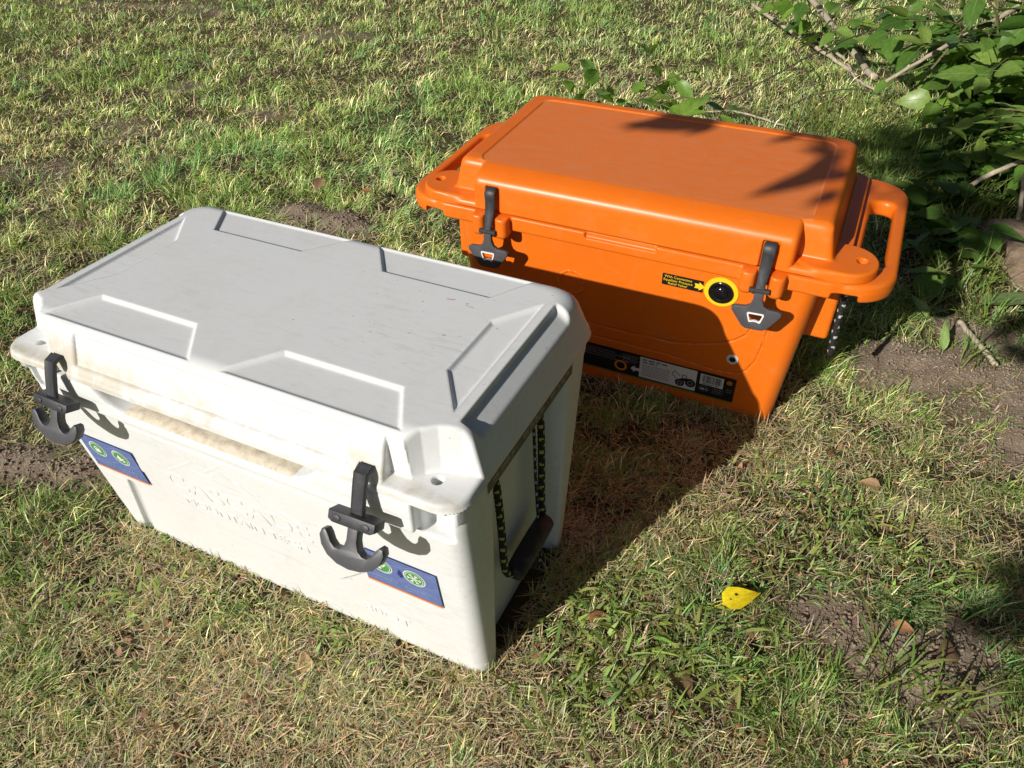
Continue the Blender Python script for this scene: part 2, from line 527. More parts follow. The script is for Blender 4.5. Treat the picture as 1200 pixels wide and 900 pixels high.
# ---------------------------------------------------------------- orange cooler
def f_orange_lid(x, y, z):
    ax = np.abs(x)
    d_e = (ax - 0.354) * 0.977 + (z - 0.375) * 0.212
    d_f = (-y - 0.2125) * 0.997 + (z - 0.375) * 0.03
    d_c = (-y - 0.171) * 0.40 + (z - 0.447) * 0.9165
    d_b = (y - 0.2) * 0.99 + (z - 0.40) * 0.12
    side = smax(smax(d_e, d_f, 0.03), d_b, 0.03)
    blk = smax(smax(side, z - 0.447, 0.012), d_c, 0.014)
    blk = np.maximum(blk, 0.370 - z)
    # front corners set back behind a slot
    nt_ = np.maximum(np.maximum(0.294 - ax, y + 0.176 - np.maximum(z - 0.39, 0) * 0.12), 0.383 - z)
    blk = smax(blk, -nt_, 0.012)
    pl = smax(rrect(x, y - 0.0, 0.378, 0.207, 0.03), np.abs(z - 0.3725) - 0.0055, 0.004)
    tabs = smax(rrect(ax - 0.355, y + 0.155, 0.068, 0.0515, 0.050), np.abs(z - 0.3745) - 0.0105, 0.006)
    d = smin(smin(blk, pl, 0.004), tabs, 0.006)
    d = smax(d, -(np.hypot(ax - 0.396, y + 0.153) - 0.0085), 0.003)
    pan = rrect(x, y, 0.305, 0.1665, 0.026)
    d = smax(d, -smax(0.4445 - z, pan + np.maximum(0.447 - z, 0) * 0.6, 0.002), 0.0018)
    # strap slots in the front face
    sl = box3(np.abs(ax - 0.2535), y, z, (-1, -0.30, 0.36), (0.0135, -0.205, 0.4185), 0.003)
    return smax(d, -sl, 0.004)

def f_orange_body(x, y, z):
    ax, ay = np.abs(x), np.abs(y)
    hx = 0.320 + 0.078 * z; hy = 0.172 + 0.052 * z
    d = rrect(x, y, hx, hy, 0.026) * 0.99
    d = smax(d, -0.006 - z, 0.012)
    # carved contour lines
    for pts in ([(0.25, 0.225), (0.243, 0.207), (0.228, 0.191), (0.208, 0.178), (0.16, 0.160), (0.11, 0.149), (0.0, 0.146), (-0.16, 0.15)],
                [(0.285, 0.335), (0.282, 0.28), (0.277, 0.20), (0.270, 0.152), (0.258, 0.125), (0.242, 0.112), (0.20, 0.107), (0.10, 0.116), (-0.16, 0.116)]):
        g = None
        for a, b in zip(pts[:-1], pts[1:]):
            ex, ez = b[0] - a[0], b[1] - a[1]
            t = np.clip(((x - a[0]) * ex + (z - a[1]) * ez) / (ex * ex + ez * ez), 0, 1)
            q = np.hypot(x - a[0] - ex * t, z - a[1] - ez * t)
            g = q if g is None else np.minimum(g, q)
        groove = np.maximum(smax(g - 0.0022, -(d + 0.0016), 0.001), y + 0.1)
        d = smax(d, -groove, 0.0016)
    # a boss moulded on each end
    bs_ = box3(ax, y, z, (0.30, -0.125, 0.195), (0.380, 0.125, 0.345), 0.008)
    d = smin(d, bs_, 0.006)
    # rim
    rim = smax(rrect(x, y, 0.384, 0.2125, 0.03), np.abs(z - 0.3515) - 0.0155, 0.006)
    rim = smax(rim, -(z - 0.352 - 0.0), 0.004) if False else rim
    d = smin(d, rim, 0.003)
    # carry loops at both ends
    ring = rrect(ax - 0.335, y - 0.006, 0.121, 0.213, 0.072)
    hole = rrect(ax - 0.4125, y + 0.006, 0.0205, 0.124, 0.019)
    bar = smax(smax(ring, -hole, 0.016), np.abs(z - 0.3505) - 0.0165, 0.013)
    d = smin(d, bar, 0.006)
    lug = box3(ax, y, z, (0.404, -0.214, 0.336), (0.452, -0.10, 0.352), 0.006)
    lug = smax(lug, ring, 0.004)
    d = smin(d, lug, 0.004)
    # underside of the rim stepped away beside the body
    d = smax(d, -box3(ax, y, z, (0.362, -0.30, 0.30), (0.404, -0.13, 0.3475), 0.003), 0.003)
    # guard blocks either side of each strap
    for c in (0.2775, 0.2295):
        d = smin(d, box3(ax, y, z, (c - 0.0125, -0.234, 0.324), (c + 0.0125, -0.20, 0.371), 0.010), 0.004)
    # tray let into the middle of the rim
    d = smax(d, -box3(x, y, z, (-0.068, -0.30, 0.3555), (0.066, -0.2065, 0.40), 0.003), 0.003)
    ringm = np.abs(np.hypot(x + 0.10, z - 0.235) - 0.026) - 0.002
    d = np.where(y < 0, np.minimum(d, np.maximum(d - 0.0012, ringm)), d)
    return smax(d, z - 0.3665, 0.002)
# ---------------------------------------------------------------- drawing flat print on a face
def frame(o, u, v):
    o, u, v = Vector(o), Vector(u).normalized(), Vector(v)
    v = (v - u * v.dot(u)).normalized()
    n = u.cross(v)
    return Matrix(((u.x, v.x, n.x, o.x), (u.y, v.y, n.y, o.y), (u.z, v.z, n.z, o.z), (0, 0, 0, 1)))

class Print:
    """flat shapes in the u, v plane of a face, one mesh per sticker, one material slot per ink"""
    def __init__(s):
        s.bm = bmesh.new(); s.mats = []
    def slot(s, m):
        if m not in s.mats:
            s.mats.append(m)
        return s.mats.index(m)
    def poly(s, pts, m, h):
        f = s.bm.faces.new([s.bm.verts.new((x, y, h)) for x, y in pts])
        if f.calc_area() and sum((pts[i - 1][0] * p[1] - p[0] * pts[i - 1][1]) for i, p in enumerate(pts)) < 0:
            f.normal_flip()
        f.material_index = s.slot(m)
    def rect(s, x0, y0, x1, y1, m, h):
        s.poly([(x0, y0), (x1, y0), (x1, y1), (x0, y1)], m, h)
    def disc(s, x, y, r, m, h, n=28, ry=None):
        s.poly([(x + r * math.cos(2 * math.pi * k / n), y + (ry or r) * math.sin(2 * math.pi * k / n)) for k in range(n)], m, h)
    def ring(s, x, y, r0, r1, m, h, n=28, k0=0, k1=None, ys=1):
        for k in range(k0, n if k1 is None else k1):
            a, b = 2 * math.pi * k / n, 2 * math.pi * (k + 1) / n
            s.poly([(x + r0 * math.cos(a), y + ys * r0 * math.sin(a)), (x + r1 * math.cos(a), y + ys * r1 * math.sin(a)),
                    (x + r1 * math.cos(b), y + ys * r1 * math.sin(b)), (x + r0 * math.cos(b), y + ys * r0 * math.sin(b))], m, h)
    def line(s, pts, w, m, h):
        for (ax, ay), (bx, by) in zip(pts[:-1], pts[1:]):
            L = math.hypot(bx - ax, by - ay) or 1e-6
            nx, ny = -(by - ay) / L * w / 2, (bx - ax) / L * w / 2
            s.poly([(ax + nx, ay + ny), (ax - nx, ay - ny), (bx - nx, by - ny), (bx + nx, by + ny)], m, h)
    def strokes(s, x0, x1, y, hgt, m, h, seed=1):
        """a line of print too small to read"""
        r = random.Random(seed); x = x0
        while x < x1:
            w = min(r.uniform(1.2, 4.5) * hgt, x1 - x)
            s.rect(x, y - hgt / 2, x + w, y + hgt / 2, m, h)
            x += w + hgt * 0.7
    def text(s, body, size, x, y, m, h, align='CENTER', sx=1.0):
        me = text_mesh(body, size, 0, align)
        for p in me.polygons:
            s.poly([(x + me.vertices[i].co.x * sx, y + me.vertices[i].co.y) for i in p.vertices], m, h)
        bpy.data.meshes.remove(me)
    def done(s, name, M, parent):
        bmesh.ops.transform(s.bm, matrix=M, verts=s.bm.verts[:])
        return link(name, bm_mesh(name, s.bm), parent, s.mats)

def text_mesh(body, size, extrude, align='CENTER', bevel=0.0, bold=0.0):
    cu = bpy.data.curves.new('txt', 'FONT')
    cu.body = body; cu.size = size; cu.extrude = extrude; cu.align_x = align
    cu.resolution_u = 3; cu.bevel_depth = bevel; cu.bevel_resolution = 0; cu.offset = bold
    o = bpy.data.objects.new('txt', cu); COL.objects.link(o)
    dg = bpy.context.evaluated_depsgraph_get()
    me = bpy.data.meshes.new_from_object(o.evaluated_get(dg))
    bpy.data.objects.remove(o); bpy.data.curves.remove(cu)
    return me

def lathe(name, prof, n, M, parent, mats, mi=None):
    V, Q = [], []
    for r, h in prof:
        for k in range(n):
            a = 2 * math.pi * k / n
            V.append(M @ Vector((r * math.cos(a), r * math.sin(a), h)))
    m = []
    for i in range(len(prof) - 1):
        for k in range(n):
            k2 = (k + 1) % n
            Q.append((i * n + k, i * n + k2, (i + 1) * n + k2, (i + 1) * n + k)); m.append(mi[i] if mi else 0)
    me = mesh_np(name, [tuple(v) for v in V], None, Q, mi=m)
    me.set_sharp_from_angle(angle=R_(45))
    return link(name, me, parent, mats)

def rope_mesh(name, path, r, fleck, seed=0):
    """braided cord: strands wind round a core, some of them flecked"""
    P = smooth_path(path, 10)
    # even spacing
    L = [0]
    for a, b in zip(P[:-1], P[1:]):
        L.append(L[-1] + (b - a).length)
    n = max(6, int(L[-1] / 0.0028))
    pts = []
    for i in range(n + 1):
        s = L[-1] * i / n
        j = max(k for k in range(len(L)) if L[k] <= s + 1e-9); j = min(j, len(P) - 2)
        t = (s - L[j]) / max(L[j + 1] - L[j], 1e-9)
        pts.append(P[j].lerp(P[j + 1], t))
    rad = [r * (1 + 0.08 * math.sin(i * 2.1)) for i in range(n + 1)]
    V, Q, T = tube(pts, rad, 10)
    rr = random.Random(seed); mi = []
    for q in range(len(Q)):
        i, k = divmod(q, 10)
        on = i % 4 < 2 and k in ((0, 1, 5, 6) if (i // 4) % 2 else (2, 3, 7, 8))
        mi.append(1 if on and rr.random() < fleck else 0)
    # triangles come first in the mesh
    return mesh_np(name, V, T, Q, mi=[0] * len(T) + mi)

# ---------------------------------------------------------------- the white cooler
wc = empty('cooler', (0, 0, 0))
tag(wc, 'scuffed white hard-shell cooler with loose anchor-shaped black latches, in front of the orange one', 'cooler', 'coolers standing on the lawn')
w_body = link('body', sdf_mesh('body', f_white_body, (-0.37, -0.22, -0.02), (0.37, 0.22, 0.395), 0.0026, 0.22), wc, MW)
w_lid = link('lid', sdf_mesh('lid', f_white_lid, (-0.375, -0.22, 0.378), (0.375, 0.22, 0.470), 0.0022, 0.25), wc, MW)

def wfront(x, z, off=0.0):
    n = Vector((0, -1, -0.125)).normalized()
    return Vector((x, -(0.146 + 0.125 * z), z)) + n * off
FU, FV = (1, 0, 0), (0, -0.125, 1)

# moulded lettering and mountain outline on the front panel
MREL = MW
def relief(body, size, x, z, sx, bold=0.0, off=0.00168):
    me = text_mesh(body, size, 0.0003, 'CENTER', 0.0004, bold)
    M = frame(wfront(x, z, off), FU, FV) @ Matrix.Diagonal((sx, 1, 1, 1))
    me.transform(M)
    return link('raised_lettering', me, w_body, MREL)
relief('CASCADE', 0.052, -0.022, 0.196, 1.12, 0.0006)
relief('MOUNTAIN TECH', 0.024, -0.022, 0.162, 1.16)
relief('80QT', 0.029, 0.196, 0.056, 1.15, 0.0, 0.0001)
bm = bmesh.new()
def ridge(pts, w):
    for (ax, az), (bx, bz) in zip(pts[:-1], pts[1:]):
        a, b = Vector((ax, az, 0)), Vector((bx, bz, 0))
        n_ = Vector((-(b - a).y, (b - a).x, 0)).normalized() * w
        r = bmesh.ops.create_cube(bm, size=1)
        L = (b - a).length
        ang = math.atan2(b.y - a.y, b.x - a.x)
        Mx = frame(wfront(0, 0.0, 0), FU, FV) @ Matrix.Translation((a + b) / 2 + Vector((0, 0, 0.00095))) @ Matrix.Rotation(ang, 4, 'Z') @ Matrix.Diagonal((L, w, 0.0022, 1))
        bmesh.ops.transform(bm, matrix=Mx, verts=r['verts'])
ridge([(-0.135, 0.238), (-0.07, 0.286), (-0.052, 0.272), (-0.012, 0.304), (0.062, 0.246), (0.10, 0.236)], 0.0028)
ridge([(-0.085, 0.262), (-0.052, 0.262), (-0.036, 0.272)], 0.0024)
ridge([(-0.020, 0.290), (-0.004, 0.270), (0.010, 0.276), (0.034, 0.252)], 0.0024)
link('raised_emblem', bm_mesh('raised_emblem', bm), w_body, MREL)

# dried mud lying in the hand pocket
bm = bmesh.new()
nx, ny = 60, 8
g = [[None] * (ny + 1) for _ in range(nx + 1)]
for i in range(nx + 1):
    for j in range(ny + 1):
        x = -0.172 + 0.326 * i / nx; y = -0.1985 + 0.033 * j / ny
        e = min(1, 6 * min(i, nx - i) / nx, 3.2 * min(j + 0.3, ny - j + 0.3) / ny)
        h = 0.3530 + e * (0.0016 + 0.0035 * random.random()) - (0.0022 if e < 0.45 else 0)
        g[i][j] = bm.verts.new((x + random.uniform(-.0012, .0012), y + random.uniform(-.001, .001) * (0 < j < ny), h))
for i in range(nx):
    for j in range(ny):
        bm.faces.new((g[i][j], g[i + 1][j], g[i + 1][j + 1], g[i][j + 1]))
MMUD, nt, bs = new_mat('dried mud')
v = obj_vec(nt)
nt.links.new(ramp(nt, noise(nt, v, 110, 6, 0.7), [(0.28, (0.50, 0.42, 0.31)), (0.5, (0.66, 0.59, 0.47)), (0.72, (0.74, 0.69, 0.59))]), bs.inputs['Base Color'])
bs.inputs['Roughness'].default_value = 0.95
bump(nt, noise(nt, v, 420, 6, 0.8), 0.5, 0.002, bs)
tag(link('dried_mud', bm_mesh('dried_mud', bm, True), w_body, MMUD), kind='stuff')

def print_icon(P, x, y, r, kind):
    P.disc(x, y, r, MSTW, 0.0004); P.disc(x, y, r * 0.9, MGRN, 0.0007); P.ring(x, y, r * 0.76, r * 0.82, MSTW, 0.001)
    if kind == 'flake':
        for k in range(6):
            a = k * math.pi / 3
            c, s_ = math.cos(a), math.sin(a)
            P.line([(x, y), (x + c * r * 0.62, y + s_ * r * 0.62)], r * 0.13, MSTW, 0.001)
            for q in (-0.6, 0.6):
                P.line([(x + c * r * 0.38, y + s_ * r * 0.38), (x + c * r * 0.38 + math.cos(a + q) * r * 0.24, y + s_ * r * 0.38 + math.sin(a + q) * r * 0.24)], r * 0.1, MSTW, 0.0012)
    elif kind == 'leafy':
        P.poly([(x - r * .5, y - r * .1), (x - r * .1, y + r * .45), (x + r * .15, y + r * .1), (x - r * .05, y - r * .4)], MSTW, 0.001)
        P.line([(x - r * .3, y - r * .4), (x + r * .45, y + r * .1)], r * .16, MSTW, 0.0012)
        P.disc(x + r * .3, y - r * .3, r * .18, MSTW, 0.0011, 12)
    elif kind == 'lock':
        P.rect(x - r * .34, y - r * .4, x + r * .34, y + r * .12, MSTW, 0.001)
        P.ring(x, y + r * .12, r * .2, r * .34, MSTW, 0.0012, 20, 0, 10)
    else:
        P.line([(x - r * .45, y - r * .35), (x - r * .1, y + r * .3), (x + r * .1, y - r * .1), (x + r * .45, y + r * .4)], r * .17, MSTW, 0.001)
        P.disc(x - r * .2, y - r * .3, r * .2, MSTW, 0.0011, 12)

for (x0, x1, z0, z1, kinds) in ((-0.318, -0.207, 0.166, 0.242, ('lock', 'leafy')), (0.189, 0.304, 0.162, 0.239, ('pack', 'flake'))):
    P = Print()
    w, h = x1 - x0, z1 - z0
    P.rect(0, 0, w, h, MBLU, 0.0)
    P.rect(0, 0, w, h * 0.055, MSTO, 0.0003)
    for k in range(5):     # faint contour lines
        yy = h * (0.2 + 0.17 * k)
        P.line([(w * t / 12, yy + h * 0.09 * math.sin(t * 0.8 + k * 1.7)) for t in range(13) if yy + h * 0.09 * math.sin(t * 0.8 + k * 1.7) < h * 0.98], 0.0006, MLBL, 0.0002)
    r = h * 0.215
    print_icon(P, w * 0.27, h * 0.66, r, kinds[0]); print_icon(P, w * 0.70, h * 0.66, r, kinds[1])
    if kinds[1] == 'flake':
        P.poly([(w * .47, h * .60), (w * .505, h * .74), (w * .53, h * .70), (w * .55, h * .56), (w * .51, h * .50)], MNAV, 0.0005)
    for i, cx in enumerate((0.27, 0.70)):
        for j, (ww, hh) in enumerate(((0.26, 0.020), (0.34, 0.030), (0.30, 0.018))):
            P.strokes(w * (cx - ww / 2), w * (cx + ww / 2), h * (0.345 - 0.085 * j), h * hh, MLBL, 0.0005, 7 * i + j)
    P.done('sticker', frame(wfront(x0, z0, 0.0026), FU, FV), w_body)

# long dark label on each end of the rim
for sgn in (1, -1):
    P = Print()
    P.rect(0, 0, 0.252, 0.0235, flat_mat('slate label', (0.05, 0.046, 0.06), 0.45), 0.0)
    for k in range(3):
        P.strokes(0.012 + 0.082 * k, 0.075 + 0.082 * k, 0.0115, 0.006, MSTG, 0.0003, 40 + k)
        P.strokes(0.016 + 0.082 * k, 0.066 + 0.082 * k, 0.005, 0.0025, MSTG, 0.0003, 50 + k)
    M = frame((0.3562, -0.130, 0.3592), (0, 1, 0), (0, 0, 1))
    if sgn < 0:
        M = Matrix.Rotation(math.pi, 4, 'Z') @ M
    P.done('end_label', M, w_body)

# latches: rubber strap, cross bar and an anchor-shaped pull hanging clear of the front
ANCH = [(0.0068, 0.004), (0.0070, -0.020), (0.0095, -0.029), (0.0155, -0.034), (0.022, -0.034), (0.0275, -0.029), (0.0315, -0.0215), (0.036, -0.0165), (0.041, -0.0175), (0.0432, -0.0245), (0.0395, -0.036), (0.030, -0.046), (0.016, -0.0525), (0.0, -0.0545)]
ANCH = ANCH + [(-x, y) for x, y in ANCH[-2::-1]]
for sx in (-1, 1):
    cx = 0.243 * sx
    lat = empty('latch'); lat.parent = wc
    lx, ly, lz = (0.006, 0.36, 0.933) if sx < 0 else (0.0, 0.447, 0.894)     # the left one hangs a little closer in
    prof = [(-0.1945, 0.4145), (-0.205, 0.4115), (-0.2105, 0.398), (-0.2185, 0.376), (-0.2235, 0.360)]
    bm = bmesh.new()
    rings = []
    for i, (y, z) in enumerate(prof):
        a = Vector(prof[max(i - 1, 0)]); b = Vector(prof[min(i + 1, len(prof) - 1)])
        t = (b - a).normalized(); n2 = Vector((t.y, -t.x))
        if n2.x > 0: n2 = -n2
        wd = 0.0094 - 0.0010 * i / 4
        ring = []
        for q, (du, dn) in enumerate(((-1, 0), (-1, 0.6), (-0.86, 0.85), (-0.7, 0.7), (0.7, 0.7), (0.86, 0.85), (1, 0.6), (1, 0))):
            ring.append(bm.verts.new((cx + du * wd, y + n2.x * dn * 0.0062, z + n2.y * dn * 0.0062)))
        rings.append(ring)
    for a, b in zip(rings[:-1], rings[1:]):
        for k in range(8):
            bm.faces.new((a[k], a[(k + 1) % 8], b[(k + 1) % 8], b[k]))
    bm.faces.new(rings[0]); bm.faces.new(rings[-1])
    bmesh.ops.recalc_face_normals(bm, faces=bm.faces[:])
    link('strap', bm_mesh('strap', bm, True, 35), lat, MRUB)
    Ma = frame((cx + lx, -0.2265 + lx * 0.5, 0.362), (1, 0, 0.035 * sx), (0, ly, lz))
    bar = [(-0.025, -0.008), (0.025, -0.008), (0.031, -0.0045), (0.031, 0.006), (-0.031, 0.006), (-0.031, -0.0045)]
    bo = link('cross_bar', extrude_poly('cross_bar', bar, -0.0095, 0.0115, 0.0018, M=Ma), lat, MRUB)
    for q in (-1, 1):
        link('stud', extrude_poly('stud', [(q * 0.019 + 0.0055 * math.cos(a * math.pi / 5), -0.001 + 0.004 * math.sin(a * math.pi / 5)) for a in range(10)], 0.0108, 0.0128, 0.0008, M=Ma), bo, MRUB)
    link('pull', extrude_poly('pull', [(x_, y_ - 0.005 if y_ < 0 else y_) for x_, y_ in ANCH], -0.0065, 0.0065, 0.0016, M=Ma), lat, MRUBG)

# rope handle in the recess at each end
for sx in (1, -1):
    S = Matrix.Rotation(0 if sx > 0 else math.pi, 4, 'Z')
    hd = empty('rope_handle'); hd.parent = wc
    T = lambda pts: [S @ Vector(p) for p in pts]
    MFL = flat_mat('rope fleck', (0.42, 0.45, 0.10), 0.8)
    MRP = flat_mat('black rope', (0.014, 0.015, 0.012), 0.85)
    link('rope', rope_mesh('rope', T([(0.326, -0.078, 0.352), (0.336, -0.0735, 0.315), (0.340, -0.070, 0.23), (0.342, -0.068, 0.155), (0.345, -0.062, 0.132), (0.350, -0.048, 0.127)]), 0.0054, 0.9, 3), hd, [MRP, MFL])
    link('rope', rope_mesh('rope', T([(0.326, 0.068, 0.352), (0.336, 0.062, 0.315), (0.340, 0.059, 0.23), (0.342, 0.057, 0.160), (0.345, 0.056, 0.134), (0.350, 0.046, 0.128)]), 0.0054, 0.9, 4), hd, [MRP, MFL])
    pth = T([(0.3495, -0.058, 0.126), (0.350, -0.054, 0.1265), (0.350, -0.02, 0.126), (0.350, 0.02, 0.126), (0.350, 0.052, 0.127), (0.3495, 0.056, 0.127)])
    link('grip', tube_mesh('grip', pth, [0.010, 0.0145, 0.0155, 0.0155, 0.0145, 0.010], 16), hd, rubber('grip rubber', (0.018, 0.018, 0.018), 0.6))
    link('knot', tube_mesh('knot', T([(0.349, 0.00, 0.112), (0.352, -0.004, 0.098), (0.350, 0.004, 0.086), (0.350, 0.012, 0.074)]), [0.010, 0.013, 0.011, 0.004], 10), hd, MRP)
    link('thin_cord', rope_mesh('thin_cord', T([(0.326, 0.050, 0.350), (0.334, 0.0445, 0.31), (0.338, 0.0435, 0.22), (0.346, 0.040, 0.11), (0.350, 0.036, 0.06), (0.352, 0.022, 0.052)]), 0.0024, 1.0, 5), hd, [MRP, flat_mat('grey fleck', (0.4, 0.4, 0.4), 0.8)])

# ---------------------------------------------------------------- the orange cooler
th, ta, tb = 0.01425, 0.04137, 0.01324
MOC = Matrix.Translation((0.27709, 0.75081, 0.0)) @ Matrix.Rotation(th, 4, 'Z') @ Matrix.Rotation(ta, 4, 'X') @ Matrix.Rotation(tb, 4, 'Y')
oc = empty('cooler', mat=MOC)
tag(oc, 'bright orange hard-shell cooler with moulded carry loops, half shaded by the white one', 'cooler', 'coolers standing on the lawn')
o_body = link('body', sdf_mesh('body', f_orange_body, (-0.47, -0.245, -0.02), (0.47, 0.235, 0.378), 0.0027, 0.26), oc, MO)
def o_top(c):
    return (c[:, 2] > 0.4435) & (np.abs(c[:, 0]) < 0.304) & (np.abs(c[:, 1]) < 0.1655)
o_lid = link('lid', sdf_mesh('lid', f_orange_lid, (-0.435, -0.225, 0.355), (0.435, 0.215, 0.456), 0.0024, 0.3, o_top), oc, [MO, MOD])

def ofront(x, z, off=0.0):
    n = Vector((0, -1, -0.052)).normalized()
    return Vector((x, -(0.172 + 0.052 * z), z)) + n * off
OV = (0, -0.052, 1)

# pressure valve with its yellow ring
Mv = frame(ofront(0.186, 0.290, 0.0005), FU, OV)
vl = empty('pressure_valve'); vl.parent = oc
lathe('ring', [(0.0305, 0.0), (0.0305, 0.0012), (0.022, 0.0014), (0.0215, 0.0006)], 40, Mv, vl, MYEL)
lathe('cap', [(0.0222, 0.0005), (0.0222, 0.0045), (0.0205, 0.006), (0.018, 0.0062), (0.0155, 0.0042), (0.013, 0.0040), (0.0115, 0.006), (0.008, 0.0085), (0.004, 0.0092), (0.0001, 0.0093)], 36, Mv, vl, MBLK)
P = Print()
P.poly([(0, 0.0015), (0.0015, 0), (0.0755, 0), (0.0755, 0.025), (0.0015, 0.025), (0, 0.0235)], MSTK, 0.0)
for i, t in enumerate(('With Convenient', 'Equalizer Pressure', 'Relief Valve!')):
    P.text(t, 0.0074, 0.0295, 0.0172 - 0.0072 * i, MYEL, 0.0003, sx=0.98)
P.poly([(0.060, 0.0075), (0.0685, 0.0075), (0.0685, 0.0035), (0.0795, 0.0125), (0.0685, 0.0215), (0.0685, 0.0175), (0.060, 0.0175), (0.062, 0.0125)], MYEL, 0.0004)
P.done('valve_sticker', frame(ofront(0.0775, 0.2795, 0.0012), FU, OV), vl)

# drain plug
Md = frame(ofront(0.229, 0.144, 0.0003), FU, OV)
dp = empty('drain'); dp.parent = oc
lathe('bezel', [(0.0115, 0.0), (0.011, 0.0018), (0.0065, 0.0022), (0.006, 0.0005)], 28, Md, dp, flat_mat('white nylon', (0.68, 0.69, 0.68), 0.3))
lathe('socket', [(0.0062, 0.0012), (0.003, 0.0006), (0.0001, 0.0006)], 20, Md, dp, MSTK)

# long printed sticker low on the front
P = Print()
W, H = 0.455, 0.061
P.rect(0, 0, W, H, MSTK, 0.0)
P.rect(0, -0.005, W - 0.004, 0.0, flat_mat('olive strip', (0.30, 0.20, 0.02), 0.5), -0.0001)
for j in range(4):
    P.strokes(0.03, 0.21 + 0.03 * (j % 2), H - 0.010 - 0.006 * j, 0.0022, MSTG, 0.0003, 90 + j)
    P.strokes(0.225, 0.265 - 0.01 * (j % 2), H - 0.009 - 0.005 * j, 0.0018, MSTG, 0.0003, 80 + j)
P.ring(0.222, 0.021, 0.009, 0.0135, MSTO, 0.0004)
P.poly([(0.243, 0.021), (0.252, 0.030), (0.252, 0.025), (0.262, 0.025), (0.262, 0.058), (0.379, 0.058), (0.379, 0.004), (0.262, 0.004), (0.262, 0.017), (0.252, 0.017), (0.252, 0.012)], MSTW, 0.0004)
P.strokes(0.267, 0.318, 0.052, 0.0042, MSTG, 0.0007, 60); P.strokes(0.267, 0.298, 0.0455, 0.0038, MSTG, 0.0007, 61)
for j in range(7):
    P.strokes(0.267, 0.325, 0.039 - 0.0045 * j, 0.0016, MSTG, 0.0007, 62 + j)
for cx_, cy_, rr in ((0.347, 0.017, 0.0095), (0.368, 0.022, 0.0105)):
    P.disc(cx_, cy_, rr, MSTK, 0.0007, 20); P.ring(cx_, cy_, rr * .35, rr * .6, MSTG, 0.0009, 16)
P.poly([(0.337, 0.020), (0.350, 0.030), (0.371, 0.034), (0.371, 0.028), (0.352, 0.022), (0.340, 0.016)], MSTK, 0.0008)
P.line([(0.340, 0.024), (0.330, 0.036), (0.334, 0.045), (0.346, 0.035)], 0.0014, MSTK, 0.0009)
P.line([(0.353, 0.030), (0.350, 0.038), (0.358, 0.040), (0.360, 0.031)], 0.0014, MSTK, 0.0009)
P.rect(0.386, 0.028, 0.432, 0.055, MSTW, 0.0004)
rb = random.Random(3); x = 0.390
while x < 0.428:
    w = rb.choice((0.0006, 0.0009, 0.0014)); P.rect(x, 0.034, x + w, 0.053, MSTK, 0.0007); x += w + rb.choice((0.0006, 0.001, 0.0015))
P.strokes(0.392, 0.426, 0.031, 0.0018, MSTK, 0.0007, 70)
P.disc(0.396, 0.017, 0.0105, MSTG, 0.0004, 24, 0.0075); P.disc(0.396, 0.017, 0.0092, MSTK, 0.0007, 24, 0.0063); P.strokes(0.3895, 0.4025, 0.017, 0.0035, MSTW, 0.001, 71)
for j in range(3):
    P.strokes(0.412, 0.434, 0.0225 - 0.005 * j, 0.0018, MSTG, 0.0004, 72 + j)
P.disc(0.443, 0.048, 0.0055, MSTO, 0.0004, 20); P.ring(0.443, 0.048, 0.0025, 0.0035, MSTK, 0.0007, 16)
P.strokes(0.439, 0.450, 0.03, 0.002, MSTG, 0.0004, 75); P.strokes(0.439, 0.450, 0.024, 0.002, MSTG, 0.0004, 76)
P.done('sticker', frame(ofront(0.245 - W, 0.0355, 0.0012), FU, OV), o_body)

